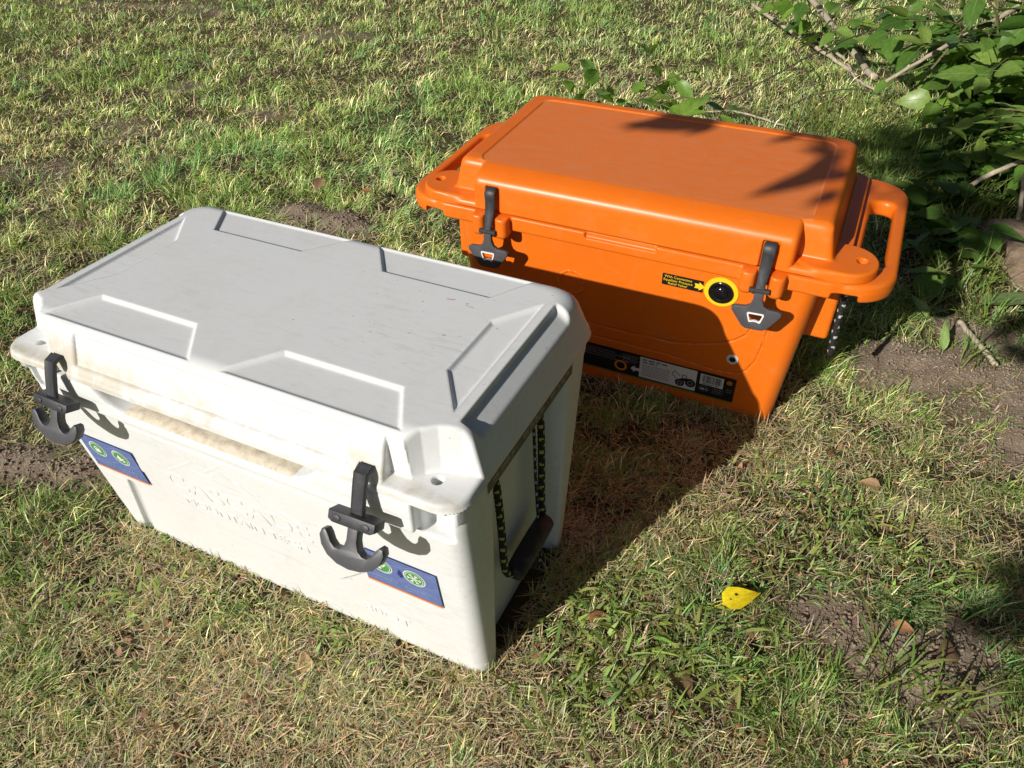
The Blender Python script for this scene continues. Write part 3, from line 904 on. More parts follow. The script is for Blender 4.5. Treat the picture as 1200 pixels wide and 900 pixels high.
# latches: rubber strap between two guard blocks, pull with a white-rimmed hole
PULL = [(0.0068, 0.004), (0.0072, -0.016), (0.0105, -0.026), (0.018, -0.0305), (0.033, -0.0315), (0.0378, -0.0345), (0.0372, -0.040), (0.030, -0.051), (0.0195, -0.066), (0.0135, -0.070), (0.0, -0.0705)]
PULL = PULL + [(-x, y) for x, y in PULL[-2::-1]]
PULL = [(x * 1.1, y * 1.06) for x, y in PULL]
HOLE = [(-0.0125, -0.042), (0.0125, -0.042), (0.0135, -0.045), (0.0095, -0.0575), (0.0080, -0.059), (0.002, -0.0572), (-0.002, -0.0572), (-0.0080, -0.059), (-0.0095, -0.0575), (-0.0135, -0.045)]
for sx in (-1, 1):
    cx = 0.2535 * sx
    lat = empty('latch'); lat.parent = oc
    prof = [(-0.2065, 0.4125), (-0.2150, 0.4155), (-0.2205, 0.410), (-0.2195, 0.401), (-0.2185, 0.390), (-0.2230, 0.371), (-0.2300, 0.354), (-0.2335, 0.342)]
    bm = bmesh.new(); rings = []
    for i, (y, z) in enumerate(prof):
        a = Vector(prof[max(i - 1, 0)]); b = Vector(prof[min(i + 1, len(prof) - 1)])
        t = (b - a).normalized(); n2 = Vector((-t.y, t.x))
        wd = (0.0098, 0.0102, 0.0104, 0.0102, 0.0102, 0.0094, 0.0080, 0.0074)[i]
        rings.append([bm.verts.new((cx + du * wd, y - n2.x * dn * 0.0042, z - n2.y * dn * 0.0042)) for du, dn in ((-1, 0), (-1, .7), (-.85, 1), (.85, 1), (1, .7), (1, 0))])
    for a, b in zip(rings[:-1], rings[1:]):
        for k in range(6):
            bm.faces.new((a[k], a[(k + 1) % 6], b[(k + 1) % 6], b[k]))
    bm.faces.new(rings[0]); bm.faces.new(rings[-1])
    bmesh.ops.recalc_face_normals(bm, faces=bm.faces[:])
    link('strap', bm_mesh('strap', bm, True, 50), lat, MRUB)
    Ma = frame((cx, -0.2355, 0.3395), (1, 0, 0.06 if sx > 0 else 0.03), (0, 0.06, 1))
    link('cross_bar', extrude_poly('cross_bar', [(-0.017, -0.0035), (0.017, -0.0035), (0.017, 0.004), (-0.017, 0.004)], -0.004, 0.0055, 0.0016, M=Ma), lat, MRUB)
    pu = link('pull', extrude_poly('pull', PULL, -0.0045, 0.004, 0.0013, holes=[HOLE], M=Ma), lat, MRUBG)
    c0 = (0, -0.0505)
    inner = [(c0[0] + (x - c0[0]) * 0.86, c0[1] + (y - c0[1]) * 0.80) for x, y in HOLE]
    outer = [(c0[0] + (x - c0[0]) * 1.06, c0[1] + (y - c0[1]) * 1.10) for x, y in HOLE]
    link('white_rim', extrude_poly('white_rim', outer, 0.001, 0.0052, 0.0, holes=[inner], M=Ma), pu, flat_mat('white rim', (0.8, 0.8, 0.8), 0.35))

# rope ends hanging under the right carry loop
for sx in (1, -1):
    S = Matrix.Rotation(0 if sx > 0 else math.pi, 4, 'Z')
    pth = [S @ Vector(p) for p in [(0.386, -0.118, 0.345), (0.3875, -0.119, 0.30), (0.389, -0.121, 0.24), (0.392, -0.122, 0.19), (0.3935, -0.121, 0.166)]]
    link('rope_end', rope_mesh('rope_end', pth, 0.0062, 0.85, 9), oc, [flat_mat('black cord', (0.012, 0.012, 0.012), 0.7), flat_mat('pale fleck', (0.5, 0.5, 0.48), 0.6)])
# ---------------------------------------------------------------- the ground
SOIL = [  # bare patches: centre, half lengths, turn in degrees, height of the heaped soil
    (-0.66, -0.13, 0.135, 0.07, 25, 0.010), (-0.54, -0.09, 0.09, 0.05, 20, 0.008), (-0.80, 0.945, 0.17, 0.075, 12, 0.022), (-0.66, 0.955, 0.09, 0.045, 0, 0.014),
    (0.77, 0.165, 0.085, 0.06, 20, 0.0), (0.84, 0.135, 0.12, 0.06, 10, 0.004), (0.92, 0.12, 0.10, 0.075, 30, 0.0), (0.95, 0.18, 0.06, 0.05, 0, 0.0),
    (0.82, 0.90, 0.13, 0.085, 10, 0.012), (0.95, 0.94, 0.15, 0.10, 0, 0.016), (1.08, 0.88, 0.14, 0.17, 0, 0.012), (0.98, 1.10, 0.10, 0.08, 0, 0.012), (1.05, 0.70, 0.08, 0.07, 0, 0.0),
    (-1.92, 0.88, 0.14, 0.10, 20, 0.0), (-1.48, 0.62, 0.12, 0.05, 30, 0.0), (-2.13, 2.72, 0.20, 0.13, 10, 0.02), (-3.5, 2.85, 0.45, 0.16, 10, 0.0),
    (-1.95, 1.28, 0.10, 0.09, 40, 0.0), (-2.15, 1.75, 0.22, 0.08, 20, 0.0),
    (-1.2, 0.36, 0.10, 0.05, 10, 0.0), (-1.55, 1.65, 0.12, 0.06, 25, 0.0), (0.45, 2.1, 0.16, 0.12, 0, 0.0)]
def soil(x, y):
    """0 lawn .. 1 bare; and the height of the heaps"""
    m = np.zeros(np.shape(x), np.float32); h = np.zeros(np.shape(x), np.float32)
    wob = (vnoise(x, y, 0.05, 3) - 0.5) * 0.75 + (vnoise(x, y, 0.016, 4) - 0.5) * 0.45
    far = np.clip((-0.95 - x) * 3, 0, 1)
    wob = wob + far * ((vnoise(x, y, 0.13, 13) - 0.5) * 2.2 + 0.25)
    for cx, cy, a, b, t, up_ in SOIL:
        c, s = math.cos(R_(t)), math.sin(R_(t))
        dx, dy = x - cx, y - cy
        r = np.sqrt(((c * dx + s * dy) / a) ** 2 + ((-s * dx + c * dy) / b) ** 2) + wob
        m = np.maximum(m, np.clip(1.75 - 1.25 * r, 0, 0.42 if cx < -1.0 else 1))
        h = np.maximum(h, up_ * np.clip(1.25 - r, 0, 1) ** 0.8)
    return m, h
def ground_h(x, y):
    x = np.asarray(x, np.float32); y = np.asarray(y, np.float32)
    m, h = soil(x, y)
    z = -0.010 + (vnoise(x, y, 0.55, 5) - 0.5) * 0.022 + (vnoise(x, y, 0.12, 6) - 0.5) * 0.012 + (vnoise(x, y, 0.035, 8) - 0.5) * 0.007
    z = z + h + m * (vnoise(x, y, 0.022, 9) - 0.5) * 0.012
    # firm and level under the coolers
    f = np.clip(np.maximum(np.abs(x) / 0.36, np.abs(y) / 0.16) * 5 - 5, 0, 1)
    g = np.clip(np.maximum(np.abs(x - 0.277) / 0.34, np.abs(y - 0.75) / 0.19) * 5 - 5, 0, 1)
    flat = np.minimum(f, g)
    return z * flat + (-0.006) * (1 - flat)

def axis(lo, a, b, hi, fine):
    n1 = np.arange(a, b, fine)
    l = a - np.geomspace(fine, a - lo, 26)[::-1]; r = b + np.geomspace(fine, hi - b, 26)
    return np.concatenate([l, n1, r])
gx = axis(-60, -2.6, 1.9, 60, 0.020); gy = axis(-40, -0.9, 3.0, 80, 0.020)
X, Y = np.meshgrid(gx, gy, indexing='ij')
jx = RNG.uniform(-0.004, 0.004, X.shape); jy = RNG.uniform(-0.004, 0.004, X.shape)
X = X + jx; Y = Y + jy
Z = ground_h(X.ravel(), Y.ravel()).reshape(X.shape)
m_, _ = soil(X.ravel(), Y.ravel())
nx, ny = X.shape
idx = np.arange(nx * ny).reshape(nx, ny)
Q = np.stack([idx[:-1, :-1], idx[1:, :-1], idx[1:, 1:], idx[:-1, 1:]], -1).reshape(-1, 4)
dv = Vector((fw.x, fw.y)).normalized(); rv = Vector((rt.x, rt.y)).normalized()
a_ = (X.ravel() - CP.x) * dv.x + (Y.ravel() - CP.y) * dv.y; l_ = np.abs((X.ravel() - CP.x) * rv.x + (Y.ravel() - CP.y) * rv.y)
out_ = np.clip(np.maximum((l_ - 1.0 * a_ - 0.75) * 2.5, np.maximum((0.30 - a_) * 6, (a_ - 6.2) * 0.8)), 0, 1)   # where no blades are built
c = np.stack([m_, out_, m_], 1)
MG, nt, bs = new_mat('soil')
v = obj_vec(nt)
n1 = noise(nt, v, 14, 8, 0.7, 0.5); n2 = noise(nt, v, 130, 6, 0.75)
sc_ = ramp(nt, n1, [(0.3, (0.27, 0.20, 0.142)), (0.55, (0.38, 0.30, 0.218)), (0.75, (0.48, 0.39, 0.295))])
sc_ = mix(nt, 1.0, sc_, ramp(nt, n2, [(0.3, (0.6,) * 3), (0.7, (1.35,) * 3)]), 'MULTIPLY')
th_ = ramp(nt, n2, [(0.3, (0.045, 0.036, 0.02)), (0.6, (0.10, 0.08, 0.042)), (0.8, (0.19, 0.155, 0.085))])
at = nd(nt, 'ShaderNodeAttribute', attribute_name='Col')
sp0 = nt.nodes.new('ShaderNodeSeparateColor'); nt.links.new(at.outputs['Color'], sp0.inputs[0])
base = mix(nt, sp0.outputs['Red'], th_, sc_)
# beyond the blades that are built, the sheet carries the lawn's own colour
sp_ = nt.nodes.new('ShaderNodeSeparateColor'); nt.links.new(at.outputs['Color'], sp_.inputs[0])
lawn_c = ramp(nt, noise(nt, v, 5.0, 8, 0.8), [(0.3, (0.07, 0.10, 0.03)), (0.55, (0.13, 0.16, 0.055)), (0.75, (0.24, 0.23, 0.10))])
base = mix(nt, sp_.outputs['Green'], base, lawn_c)
nt.links.new(base, bs.inputs['Base Color'])
bs.inputs['Roughness'].default_value = 0.95
bs.inputs['Specular IOR Level'].default_value = 0.15
bump(nt, n2, 1.0, 0.006, bs)
gnd = link('ground', mesh_np('ground', np.stack([X, Y, Z], -1).reshape(-1, 3), None, Q, cols=c), None, MG)
tag(gnd, kind='structure')

# ---------------------------------------------------------------- grass
def inside_boxes(x, y, pad=0.0):
    a = (np.abs(x) < 0.350 + pad) & (np.abs(y) < 0.148 + pad)
    cs, sn = math.cos(th), math.sin(th)
    lx = cs * (x - 0.277) + sn * (y - 0.751); ly = -sn * (x - 0.277) + cs * (y - 0.751)
    return a | ((np.abs(lx) < 0.322 + pad) & (np.abs(ly) < 0.173 + pad))

def scatter(n, near, far_, bias):
    """points over the strip of lawn the photograph looks along, thinning out with distance"""
    d = Vector((fw.x, fw.y)).normalized(); r = Vector((rt.x, rt.y)).normalized()
    u = RNG.random(n)
    s = near * (far_ / near) ** (u ** bias)
    w = 0.78 * s + 0.42
    t = RNG.uniform(-1, 1, n) * w
    k = n // 7                      # a thinner fringe on either side of that strip
    t[:k] = np.sign(t[:k]) * (w[:k] + np.abs(t[:k]) / w[:k] * (0.5 + 0.35 * s[:k]))
    x = CP.x + d.x * s + r.x * t; y = CP.y + d.y * s + r.y * t
    return x, y, s

def blades(name, x, y, z, L, W, head, lean, bend, col, seg=3, twist=None):
    n = len(x)
    ts = np.array([0, 0.36, 0.72, 1.0]) if seg == 3 else np.array([0, 0.55, 1.0])
    wf = np.array([0.75, 1.0, 0.66, 0.0]) if seg == 3 else np.array([0.8, 0.9, 0.0])
    k = len(ts)
    dx, dy = np.cos(head), np.sin(head)
    tw = head + np.pi / 2 + (twist if twist is not None else 0)
    sx_, sy_ = np.cos(tw), np.sin(tw)
    V = np.empty((n, 2 * k - 1, 3), np.float32)
    for i, t in enumerate(ts):
        ang = lean + bend * t
        hr = L * t * np.sin(ang); vt = L * t * np.cos(ang)
        px, py, pz = x + dx * hr, y + dy * hr, z + vt
        w = W * wf[i] / 2
        if i < k - 1:
            V[:, 2 * i] = np.stack([px - sx_ * w, py - sy_ * w, pz], 1)
            V[:, 2 * i + 1] = np.stack([px + sx_ * w, py + sy_ * w, pz + w * 0.35], 1)
        else:
            V[:, 2 * i] = np.stack([px, py, pz], 1)
    b = np.arange(n)[:, None] * (2 * k - 1)
    Qs = [np.concatenate([b + 2 * i, b + 2 * i + 1, b + 2 * i + 3, b + 2 * i + 2], 1) for i in range(k - 2)]
    T = np.concatenate([b + 2 * (k - 2), b + 2 * (k - 2) + 1, b + 2 * (k - 1)], 1)
    cols = np.repeat(col[:, None, :], 2 * k - 1, 1)
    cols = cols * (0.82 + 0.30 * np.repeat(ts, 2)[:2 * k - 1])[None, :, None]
    return mesh_np(name, V.reshape(-1, 3), T, np.concatenate(Qs), cols=cols.reshape(-1, 3))

def leaf_bsdf(name, trans, rough, attr=True, col=None, spec=0.35):
    m, nt, bs = new_mat(name)
    if attr:
        c = nd(nt, 'ShaderNodeAttribute', attribute_name='Col').outputs['Color']
    else:
        c = col(nt)
    nt.links.new(c, bs.inputs['Base Color'])
    bs.inputs['Roughness'].default_value = rough
    bs.inputs['Specular IOR Level'].default_value = spec
    tr = nt.nodes.new('ShaderNodeBsdfTranslucent')
    c2 = mix(nt, 1.0, c, (1.25, 1.35, 0.55), 'MULTIPLY')
    nt.links.new(c2, tr.inputs['Color'])
    mx = nt.nodes.new('ShaderNodeMixShader'); mx.inputs[0].default_value = trans
    nt.links.new(bs.outputs[0], mx.inputs[1]); nt.links.new(tr.outputs[0], mx.inputs[2])
    nt.links.new(mx.outputs[0], nt.nodes['Material Output'].inputs['Surface'])
    return m
MGR = leaf_bsdf('grass', 0.20, 0.45)
MDR = leaf_bsdf('dry grass', 0.05, 0.7)

def greenness(x, y):
    """how lush the lawn is at a place: fresh towards the back and left, straw-dry in patches and along the front"""
    g = 0.62 + 0.9 * (vnoise(x, y, 0.42, 21) - 0.5) + 0.55 * (vnoise(x, y, 0.13, 22) - 0.5)
    def blob(cx, cy, rx, ry, k):
        return k * np.exp(-((x - cx) / rx) ** 2 - ((y - cy) / ry) ** 2)
    g += blob(-0.62, 1.7, 0.7, 0.9, 0.28) + blob(-1.0, 0.5, 0.5, 0.35, 0.15) + blob(0.50, 0.0, 0.16, 0.13, 0.35) + blob(0.80, 0.42, 0.15, 0.12, 0.12)
    g -= blob(-0.25, 2.55, 0.55, 0.40, 0.42) + blob(0.05, -0.27, 0.30, 0.13, 0.45) + blob(0.55, 0.30, 0.1, 0.2, 0.2) + blob(0.55, 0.55, 0.2, 0.2, 0.2) + blob(0.70, 0.25, 0.12, 0.12, -0.1) + blob(0.38, -0.16, 0.12, 0.08, 0.2)
    return np.clip(g, 0, 1)
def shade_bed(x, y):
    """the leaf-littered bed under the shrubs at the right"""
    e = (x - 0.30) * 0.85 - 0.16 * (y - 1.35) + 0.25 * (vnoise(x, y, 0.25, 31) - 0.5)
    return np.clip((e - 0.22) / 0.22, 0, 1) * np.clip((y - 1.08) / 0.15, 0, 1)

def make_grass():
    # living blades
    x, y, s = scatter(1080000, 0.34, 7.6, 0.80)
    sm, _ = soil(x, y); g = greenness(x, y); bed = shade_bed(x, y)
    clump = vnoise(x, y, 0.055, 33); cl2 = vnoise(x, y, 0.02, 35)
    keep = RNG.random(len(x)) < (1 - sm) ** 1.6 * (0.16 + 0.9 * np.clip(np.where(s < 2.2, clump * 2.2 - 0.6, clump * 1.6 - 0.2), 0, 1)) * (0.45 + 0.55 * g) * (1 - 0.75 * bed) * (0.45 + 0.8 * cl2)
    keep &= RNG.random(len(x)) > 0.72 * np.exp(-((x - 0.56) / 0.24) ** 2 - ((y - 0.02) / 0.17) ** 2)
    keep &= RNG.random(len(x)) > 0.35 * (y < 0.12) * (x < 0.42)
    keep &= ~inside_boxes(x, y, 0.002)
    x, y, s, g, clump = x[keep], y[keep], s[keep], g[keep], clump[keep]
    n = len(x); z = ground_h(x, y) - 0.003
    L = (0.016 + 0.036 * RNG.random(n) ** 1.5) * (0.65 + 0.75 * clump) * (0.80 + 0.35 * g)
    L *= 1 + 0.25 * np.clip((y - 0.5) / 1.5, 0, 1) - 0.28 * (s < 1.3)
    W = RNG.uniform(0.0013, 0.0027, n) * np.clip(0.85 + 0.12 * (s - 0.8), 0.85, 1.5)
    head = 2 * np.pi * (vnoise(x, y, 0.10, 41) * 1.6) + RNG.normal(0, 1.0, n)
    lean = np.abs(RNG.normal(0.35, 0.28, n)); bend = RNG.uniform(0.2, 1.3, n)
    u = RNG.random(n)
    dry = u > 0.38 + 0.55 * g - 0.12 * (y < 0.1) * (x < 0.42)
    gr = np.stack([0.088 + 0.06 * RNG.random(n), 0.150 + 0.065 * RNG.random(n), 0.030 + 0.025 * RNG.random(n)], 1)
    ye = np.stack([0.19 + 0.09 * RNG.random(n), 0.22 + 0.07 * RNG.random(n), 0.085 + 0.04 * RNG.random(n)], 1)
    st = np.stack([0.42 + 0.18 * RNG.random(n), 0.375 + 0.155 * RNG.random(n), 0.20 + 0.09 * RNG.random(n)], 1)
    blue = (vnoise(x, y, 0.2, 43) > 0.66)[:, None]
    gr = np.where(blue, gr * np.array([0.85, 0.98, 1.3]), gr)
    k = RNG.random(n)[:, None]
    col = np.where(dry[:, None], np.where(k > 0.45, st, ye), np.where(k > 0.8, ye, gr))
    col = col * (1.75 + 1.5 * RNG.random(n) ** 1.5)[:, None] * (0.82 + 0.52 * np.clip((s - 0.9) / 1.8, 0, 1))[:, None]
    nearb = s < 2.6
    for q, sg in ((nearb, 3), (~nearb, 2)):
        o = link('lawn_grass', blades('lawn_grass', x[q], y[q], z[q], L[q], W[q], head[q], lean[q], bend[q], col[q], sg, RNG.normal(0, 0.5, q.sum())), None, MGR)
        tag(o, kind='stuff')
    # dead blades and clippings lying in the sward
    x, y, s = scatter(720000, 0.34, 6.5, 0.80)
    sm, _ = soil(x, y); g = greenness(x, y); bed = shade_bed(x, y)
    cl = vnoise(x, y, 0.07, 51)
    keep = RNG.random(len(x)) < (1 - 0.93 * sm) * (0.25 + 0.75 * (1 - g)) * (0.15 + 1.0 * cl) * (1 - 0.4 * bed)
    keep &= ~inside_boxes(x, y, 0.0)
    x, y, s, sm = x[keep], y[keep], s[keep], sm[keep]
    n = len(x); z = ground_h(x, y) + RNG.uniform(0.0, 0.012, n) * (1 - sm)
    L = 0.008 + 0.034 * RNG.random(n) ** 1.6; W = RNG.uniform(0.0010, 0.0022, n) * np.clip(0.85 + 0.12 * (s - 0.8), 0.85, 1.5)
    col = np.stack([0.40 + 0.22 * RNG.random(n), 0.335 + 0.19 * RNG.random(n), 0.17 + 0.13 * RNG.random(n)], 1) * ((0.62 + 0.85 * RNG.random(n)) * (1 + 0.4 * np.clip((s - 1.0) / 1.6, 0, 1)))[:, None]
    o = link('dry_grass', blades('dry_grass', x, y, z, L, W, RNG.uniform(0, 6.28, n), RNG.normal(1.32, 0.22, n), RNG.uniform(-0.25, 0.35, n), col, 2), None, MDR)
    tag(o, kind='stuff')
    # blades standing against the feet of the coolers
    k = 700
    x = np.concatenate([RNG.uniform(-0.36, 0.35, k), RNG.uniform(-0.05, 0.60, k), RNG.uniform(0.33, 0.37, 150)])
    y = np.concatenate([-0.158 - np.abs(RNG.normal(0, 0.010, k)), 0.560 - np.abs(RNG.normal(0, 0.014, k)), RNG.uniform(-0.16, 0.15, 150)])
    q = (vnoise(x, y, 0.05, 81) > 0.42) & ~inside_boxes(x, y, 0.001); x, y = x[q], y[q]; n = len(x)
    col = np.where(RNG.random(n)[:, None] > 0.55, np.array([[0.17, 0.26, 0.055]]), np.array([[0.44, 0.38, 0.20]])) * (0.7 + 0.8 * RNG.random(n))[:, None]
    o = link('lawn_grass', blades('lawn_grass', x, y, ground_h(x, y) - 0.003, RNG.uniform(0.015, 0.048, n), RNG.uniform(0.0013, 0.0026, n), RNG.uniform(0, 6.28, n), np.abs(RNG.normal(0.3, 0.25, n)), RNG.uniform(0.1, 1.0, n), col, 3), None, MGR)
    tag(o, kind='stuff')
    # scraps of dead leaf worked down between the blades
    x, y, s = scatter(5200, 0.34, 4.0, 0.9)
    q = ~inside_boxes(x, y, 0.004) & (vnoise(x, y, 0.09, 83) > 0.45) & (soil(x, y)[0] < 0.3); x, y = x[q], y[q]; n = len(x)
    col = np.array([[0.30, 0.165, 0.085]]) * (0.45 + 1.0 * RNG.random(n))[:, None]
    o = link('leaf_litter', blades('leaf_litter', x, y, ground_h(x, y) + RNG.uniform(0.001, 0.014, n), RNG.uniform(0.006, 0.019, n), RNG.uniform(0.004, 0.010, n), RNG.uniform(0, 6.28, n), RNG.normal(1.2, 0.3, n), RNG.normal(0, 0.6, n), col, 3), None, MDR)
    tag(o, kind='stuff')
    # broad soft blades of crabgrass
    xs, ys = [], []
    for cx, cy, r, k in ((0.50, -0.02, 0.12, 420), (0.44, 0.03, 0.08, 180), (0.62, 0.03, 0.10, 200), (0.80, 0.36, 0.08, 110), (0.70, 0.28, 0.09, 130), (0.46, -0.12, 0.08, 110), (-0.22, -0.27, 0.08, 70), (-0.36, -0.30, 0.08, 60), (0.66, 0.44, 0.10, 90), (0.92, 0.30, 0.06, 60), (0.10, -0.22, 0.06, 40)):
        xs.append(RNG.normal(cx, r * 0.62, k)); ys.append(RNG.normal(cy, r * 0.62, k))
    x, y = np.concatenate(xs), np.concatenate(ys)
    q = ~inside_boxes(x, y, 0.012); x, y = x[q], y[q]; n = len(x)
    z = ground_h(x, y) + RNG.uniform(0, 0.016, n)
    col = np.stack([0.23 + 0.16 * RNG.random(n), 0.36 + 0.14 * RNG.random(n), 0.085 + 0.04 * RNG.random(n)], 1) * (0.5 + 0.8 * RNG.random(n))[:, None]
    o = link('crabgrass', blades('crabgrass', x, y, z, 0.012 + 0.036 * RNG.random(n) ** 1.4, 0.0022 + 0.0042 * RNG.random(n) ** 1.6, RNG.uniform(0, 6.28, n), RNG.uniform(0.55, 1.15, n), RNG.uniform(0.1, 0.9, n), col, 3), None, MGR)
    tag(o, kind='stuff')
    # long thin blades in the shade behind the orange cooler and by the bare patch
    xs, ys = [], []
    for cx, cy, r, k in ((0.80, 1.95, 0.22, 520), (0.62, 2.15, 0.2, 420), (0.95, 1.72, 0.12, 240), (0.84, 1.13, 0.035, 34), (0.95, 1.30, 0.06, 60), (0.86, 0.10, 0.03, 46), (0.93, 0.08, 0.025, 30), (0.98, 1.16, 0.04, 70), (0.45, 2.35, 0.2, 260), (0.97, 0.98, 0.03, 26)):
        xs.append(RNG.normal(cx, r * 0.7, k)); ys.append(RNG.normal(cy, r * 0.7, k))
    x, y = np.concatenate(xs), np.concatenate(ys)
    q = ~inside_boxes(x, y, 0.02); x, y = x[q], y[q]; n = len(x)
    col = np.stack([0.15 + 0.12 * RNG.random(n), 0.23 + 0.11 * RNG.random(n), 0.05 + 0.03 * RNG.random(n)], 1)
    o = link('tall_grass', blades('tall_grass', x, y, ground_h(x, y) - 0.003, RNG.uniform(0.06, 0.17, n) * np.where(y < 1.2, 0.65, 1), RNG.uniform(0.002, 0.0042, n), RNG.uniform(0, 6.28, n), np.abs(RNG.normal(0.25, 0.2, n)), RNG.uniform(0.2, 1.0, n), col, 3), None, MGR)
    tag(o, kind='stuff')
make_grass()

# crumbs of soil and grit on the bare patches
def make_crumbs():
    V, T = [], []
    base = np.array([(1, 0, 0), (-1, 0, 0), (0, 1, 0), (0, -1, 0), (0, 0, 1), (0, 0, -1)], np.float32)
    tri = np.array([(0, 2, 4), (2, 1, 4), (1, 3, 4), (3, 0, 4), (2, 0, 5), (1, 2, 5), (3, 1, 5), (0, 3, 5)])
    x = np.concatenate([RNG.normal(cx, max(a, b) * 0.62, int(2600 * a * b / 0.02)) for cx, cy, a, b, t, u in SOIL[:15]])
    y = np.concatenate([RNG.normal(cy, max(a, b) * 0.62, int(2600 * a * b / 0.02)) for cx, cy, a, b, t, u in SOIL[:15]])
    m, _ = soil(x, y)
    q = (m > 0.25) & ~inside_boxes(x, y, 0.01)
    x, y = x[q], y[q]; n = len(x)
    r = 0.0009 + 0.0045 * RNG.random(n) ** 4
    ang = RNG.uniform(0, 6.28, n); c, s = np.cos(ang), np.sin(ang)
    P = base[None] * (r[:, None, None] * RNG.uniform(0.6, 1.25, (n, 6, 1))) * np.array([1, 1, 0.72])
    px = P[..., 0] * c[:, None] - P[..., 1] * s[:, None] + x[:, None]
    py = P[..., 0] * s[:, None] + P[..., 1] * c[:, None] + y[:, None]
    pz = P[..., 2] + (ground_h(x, y) + r * 0.25)[:, None]
    V = np.stack([px, py, pz], -1).reshape(-1, 3)
    F = (tri[None] + (np.arange(n) * 6)[:, None, None]).reshape(-1, 3)
    o = link('soil_crumbs', mesh_np('soil_crumbs', V, F, None, cols=np.tile(np.array([[1.0, 0.0, 1.0]]), (len(V), 1))), None, MG)
    tag(o, kind='stuff')
make_crumbs()
# ---------------------------------------------------------------- leaves, shrubs, sticks
def leaf_mesh(name, shape, fold, droop, seed, mats):
    """a leaf along +Y, about one unit long; two halves folded along the midrib, vein relief and a short stalk"""
    r = random.Random(seed)
    n = 9
    V, F, mi = [], [], []
    tip = 0.9 + 0.1 * r.random()
    rows = []
    for i in range(n + 1):
        t = i / n
        w = shape * (math.sin(math.pi * t ** 0.72) ** 0.85) * (1 - 0.28 * t) if 0 < i < n else (0.01 if i == 0 else 0.0)
        y = t; z0 = -droop * t * t
        row = []
        for q in (-1, -0.5, 0, 0.5, 1):
            wob = 1 + 0.06 * math.sin(i * 2.7 + q * 3 + seed)
            row.append(len(V))
            V.append((q * w * wob, y - 0.06 * abs(q) * w, z0 + abs(q) * w * fold + 0.022 * math.sin(5.2 * t + q * 2 + seed) * (abs(q) > 0) + (0.007 if i % 2 else -0.007) * (abs(q) == 0.5)))
        rows.append(row)
    for a, b in zip(rows[:-1], rows[1:]):
        for k in range(4):
            F.append((a[k], a[k + 1], b[k + 1], b[k])); mi.append(0)
    # stalk and midrib, a thin ridge
    for i in range(n + 2):
        t = (i - 2) / n
        zz = -droop * max(t, 0) ** 2 + (0.004 if i > 1 else 0.02 * t)
        w = 0.012 * (1 - 0.8 * max(t, 0))
        V += [(-w, t, zz), (0, t, zz + 0.008), (w, t, zz)]
        if i:
            b = len(V) - 6
            F += [(b, b + 1, b + 4, b + 3), (b + 1, b + 2, b + 5, b + 4)]; mi += [1, 1]
    me = mesh_np(name, V, None, F, mi=mi)
    for m in mats:
        me.materials.append(m)
    return me

def leaf_col(dark, light, hue):
    def f(nt):
        oi = nt.nodes.new('ShaderNodeObjectInfo')
        v = obj_vec(nt)
        c = ramp(nt, oi.outputs['Random'], [(0.0, dark), (0.6, light), (1.0, hue)])
        return mix(nt, 1.0, c, ramp(nt, noise(nt, v, 9, 5, 0.6), [(0.3, (0.78,) * 3), (0.7, (1.2,) * 3)]), 'MULTIPLY')
    return f
MLEAF = leaf_bsdf('shrub leaf', 0.30, 0.36, False, leaf_col((0.065, 0.145, 0.024), (0.125, 0.24, 0.04), (0.26, 0.37, 0.075)), 0.5)
MVEIN = leaf_bsdf('leaf vein', 0.2, 0.5, False, leaf_col((0.16, 0.24, 0.06), (0.2, 0.27, 0.08), (0.22, 0.28, 0.08)))
MLEAFB = leaf_bsdf('young leaf', 0.35, 0.4, False, leaf_col((0.15, 0.29, 0.04), (0.24, 0.40, 0.06), (0.33, 0.46, 0.09)), 0.45)
def bark(name, a, b, sc=60):
    m, nt, bs = new_mat(name)
    v = obj_vec(nt)
    nt.links.new(ramp(nt, noise(nt, v, sc, 7, 0.7, 0.4), [(0.3, a), (0.7, b)]), bs.inputs['Base Color'])
    bs.inputs['Roughness'].default_value = 0.85
    bump(nt, noise(nt, v, sc * 2, 6, 0.7), 0.5, 0.003, bs)
    return m
MSTEM = bark('green stem', (0.10, 0.11, 0.04), (0.20, 0.18, 0.08))
MTWIG = bark('dark twig', (0.035, 0.028, 0.022), (0.09, 0.07, 0.05))
MPALE = bark('bleached stick', (0.30, 0.24, 0.17), (0.56, 0.48, 0.36), 40)
LEAFS = [leaf_mesh('leaf', sh, fo, dr, sd, (MLEAF, MVEIN)) for sh, fo, dr, sd in ((0.33, 0.22, 0.15, 1), (0.36, 0.12, 0.28, 2), (0.30, 0.34, 0.08, 3), (0.34, 0.05, 0.20, 4))]

LEAFB = [leaf_mesh('leaf', sh, fo, dr, sd, (MLEAFB, MVEIN)) for sh, fo, dr, sd in ((0.33, 0.22, 0.15, 5), (0.36, 0.12, 0.28, 6), (0.28, 0.34, 0.08, 7))]

def put_leaf(parent, loc, size, head, pitch, roll, rng, me=None, name='leaf'):
    o = bpy.data.objects.new(name, me or rng.choice(LEAFS))
    COL.objects.link(o)
    o.parent = parent
    M = Matrix.Rotation(head, 4, 'Z') @ Matrix.Rotation(pitch, 4, 'X') @ Matrix.Rotation(roll, 4, 'Y')
    o.matrix_basis = Matrix.Translation(Vector(loc) - parent.location) @ M @ Matrix.Diagonal((size, size, size, 1)) @ Matrix.Translation((0, 0.22, 0))
    return o

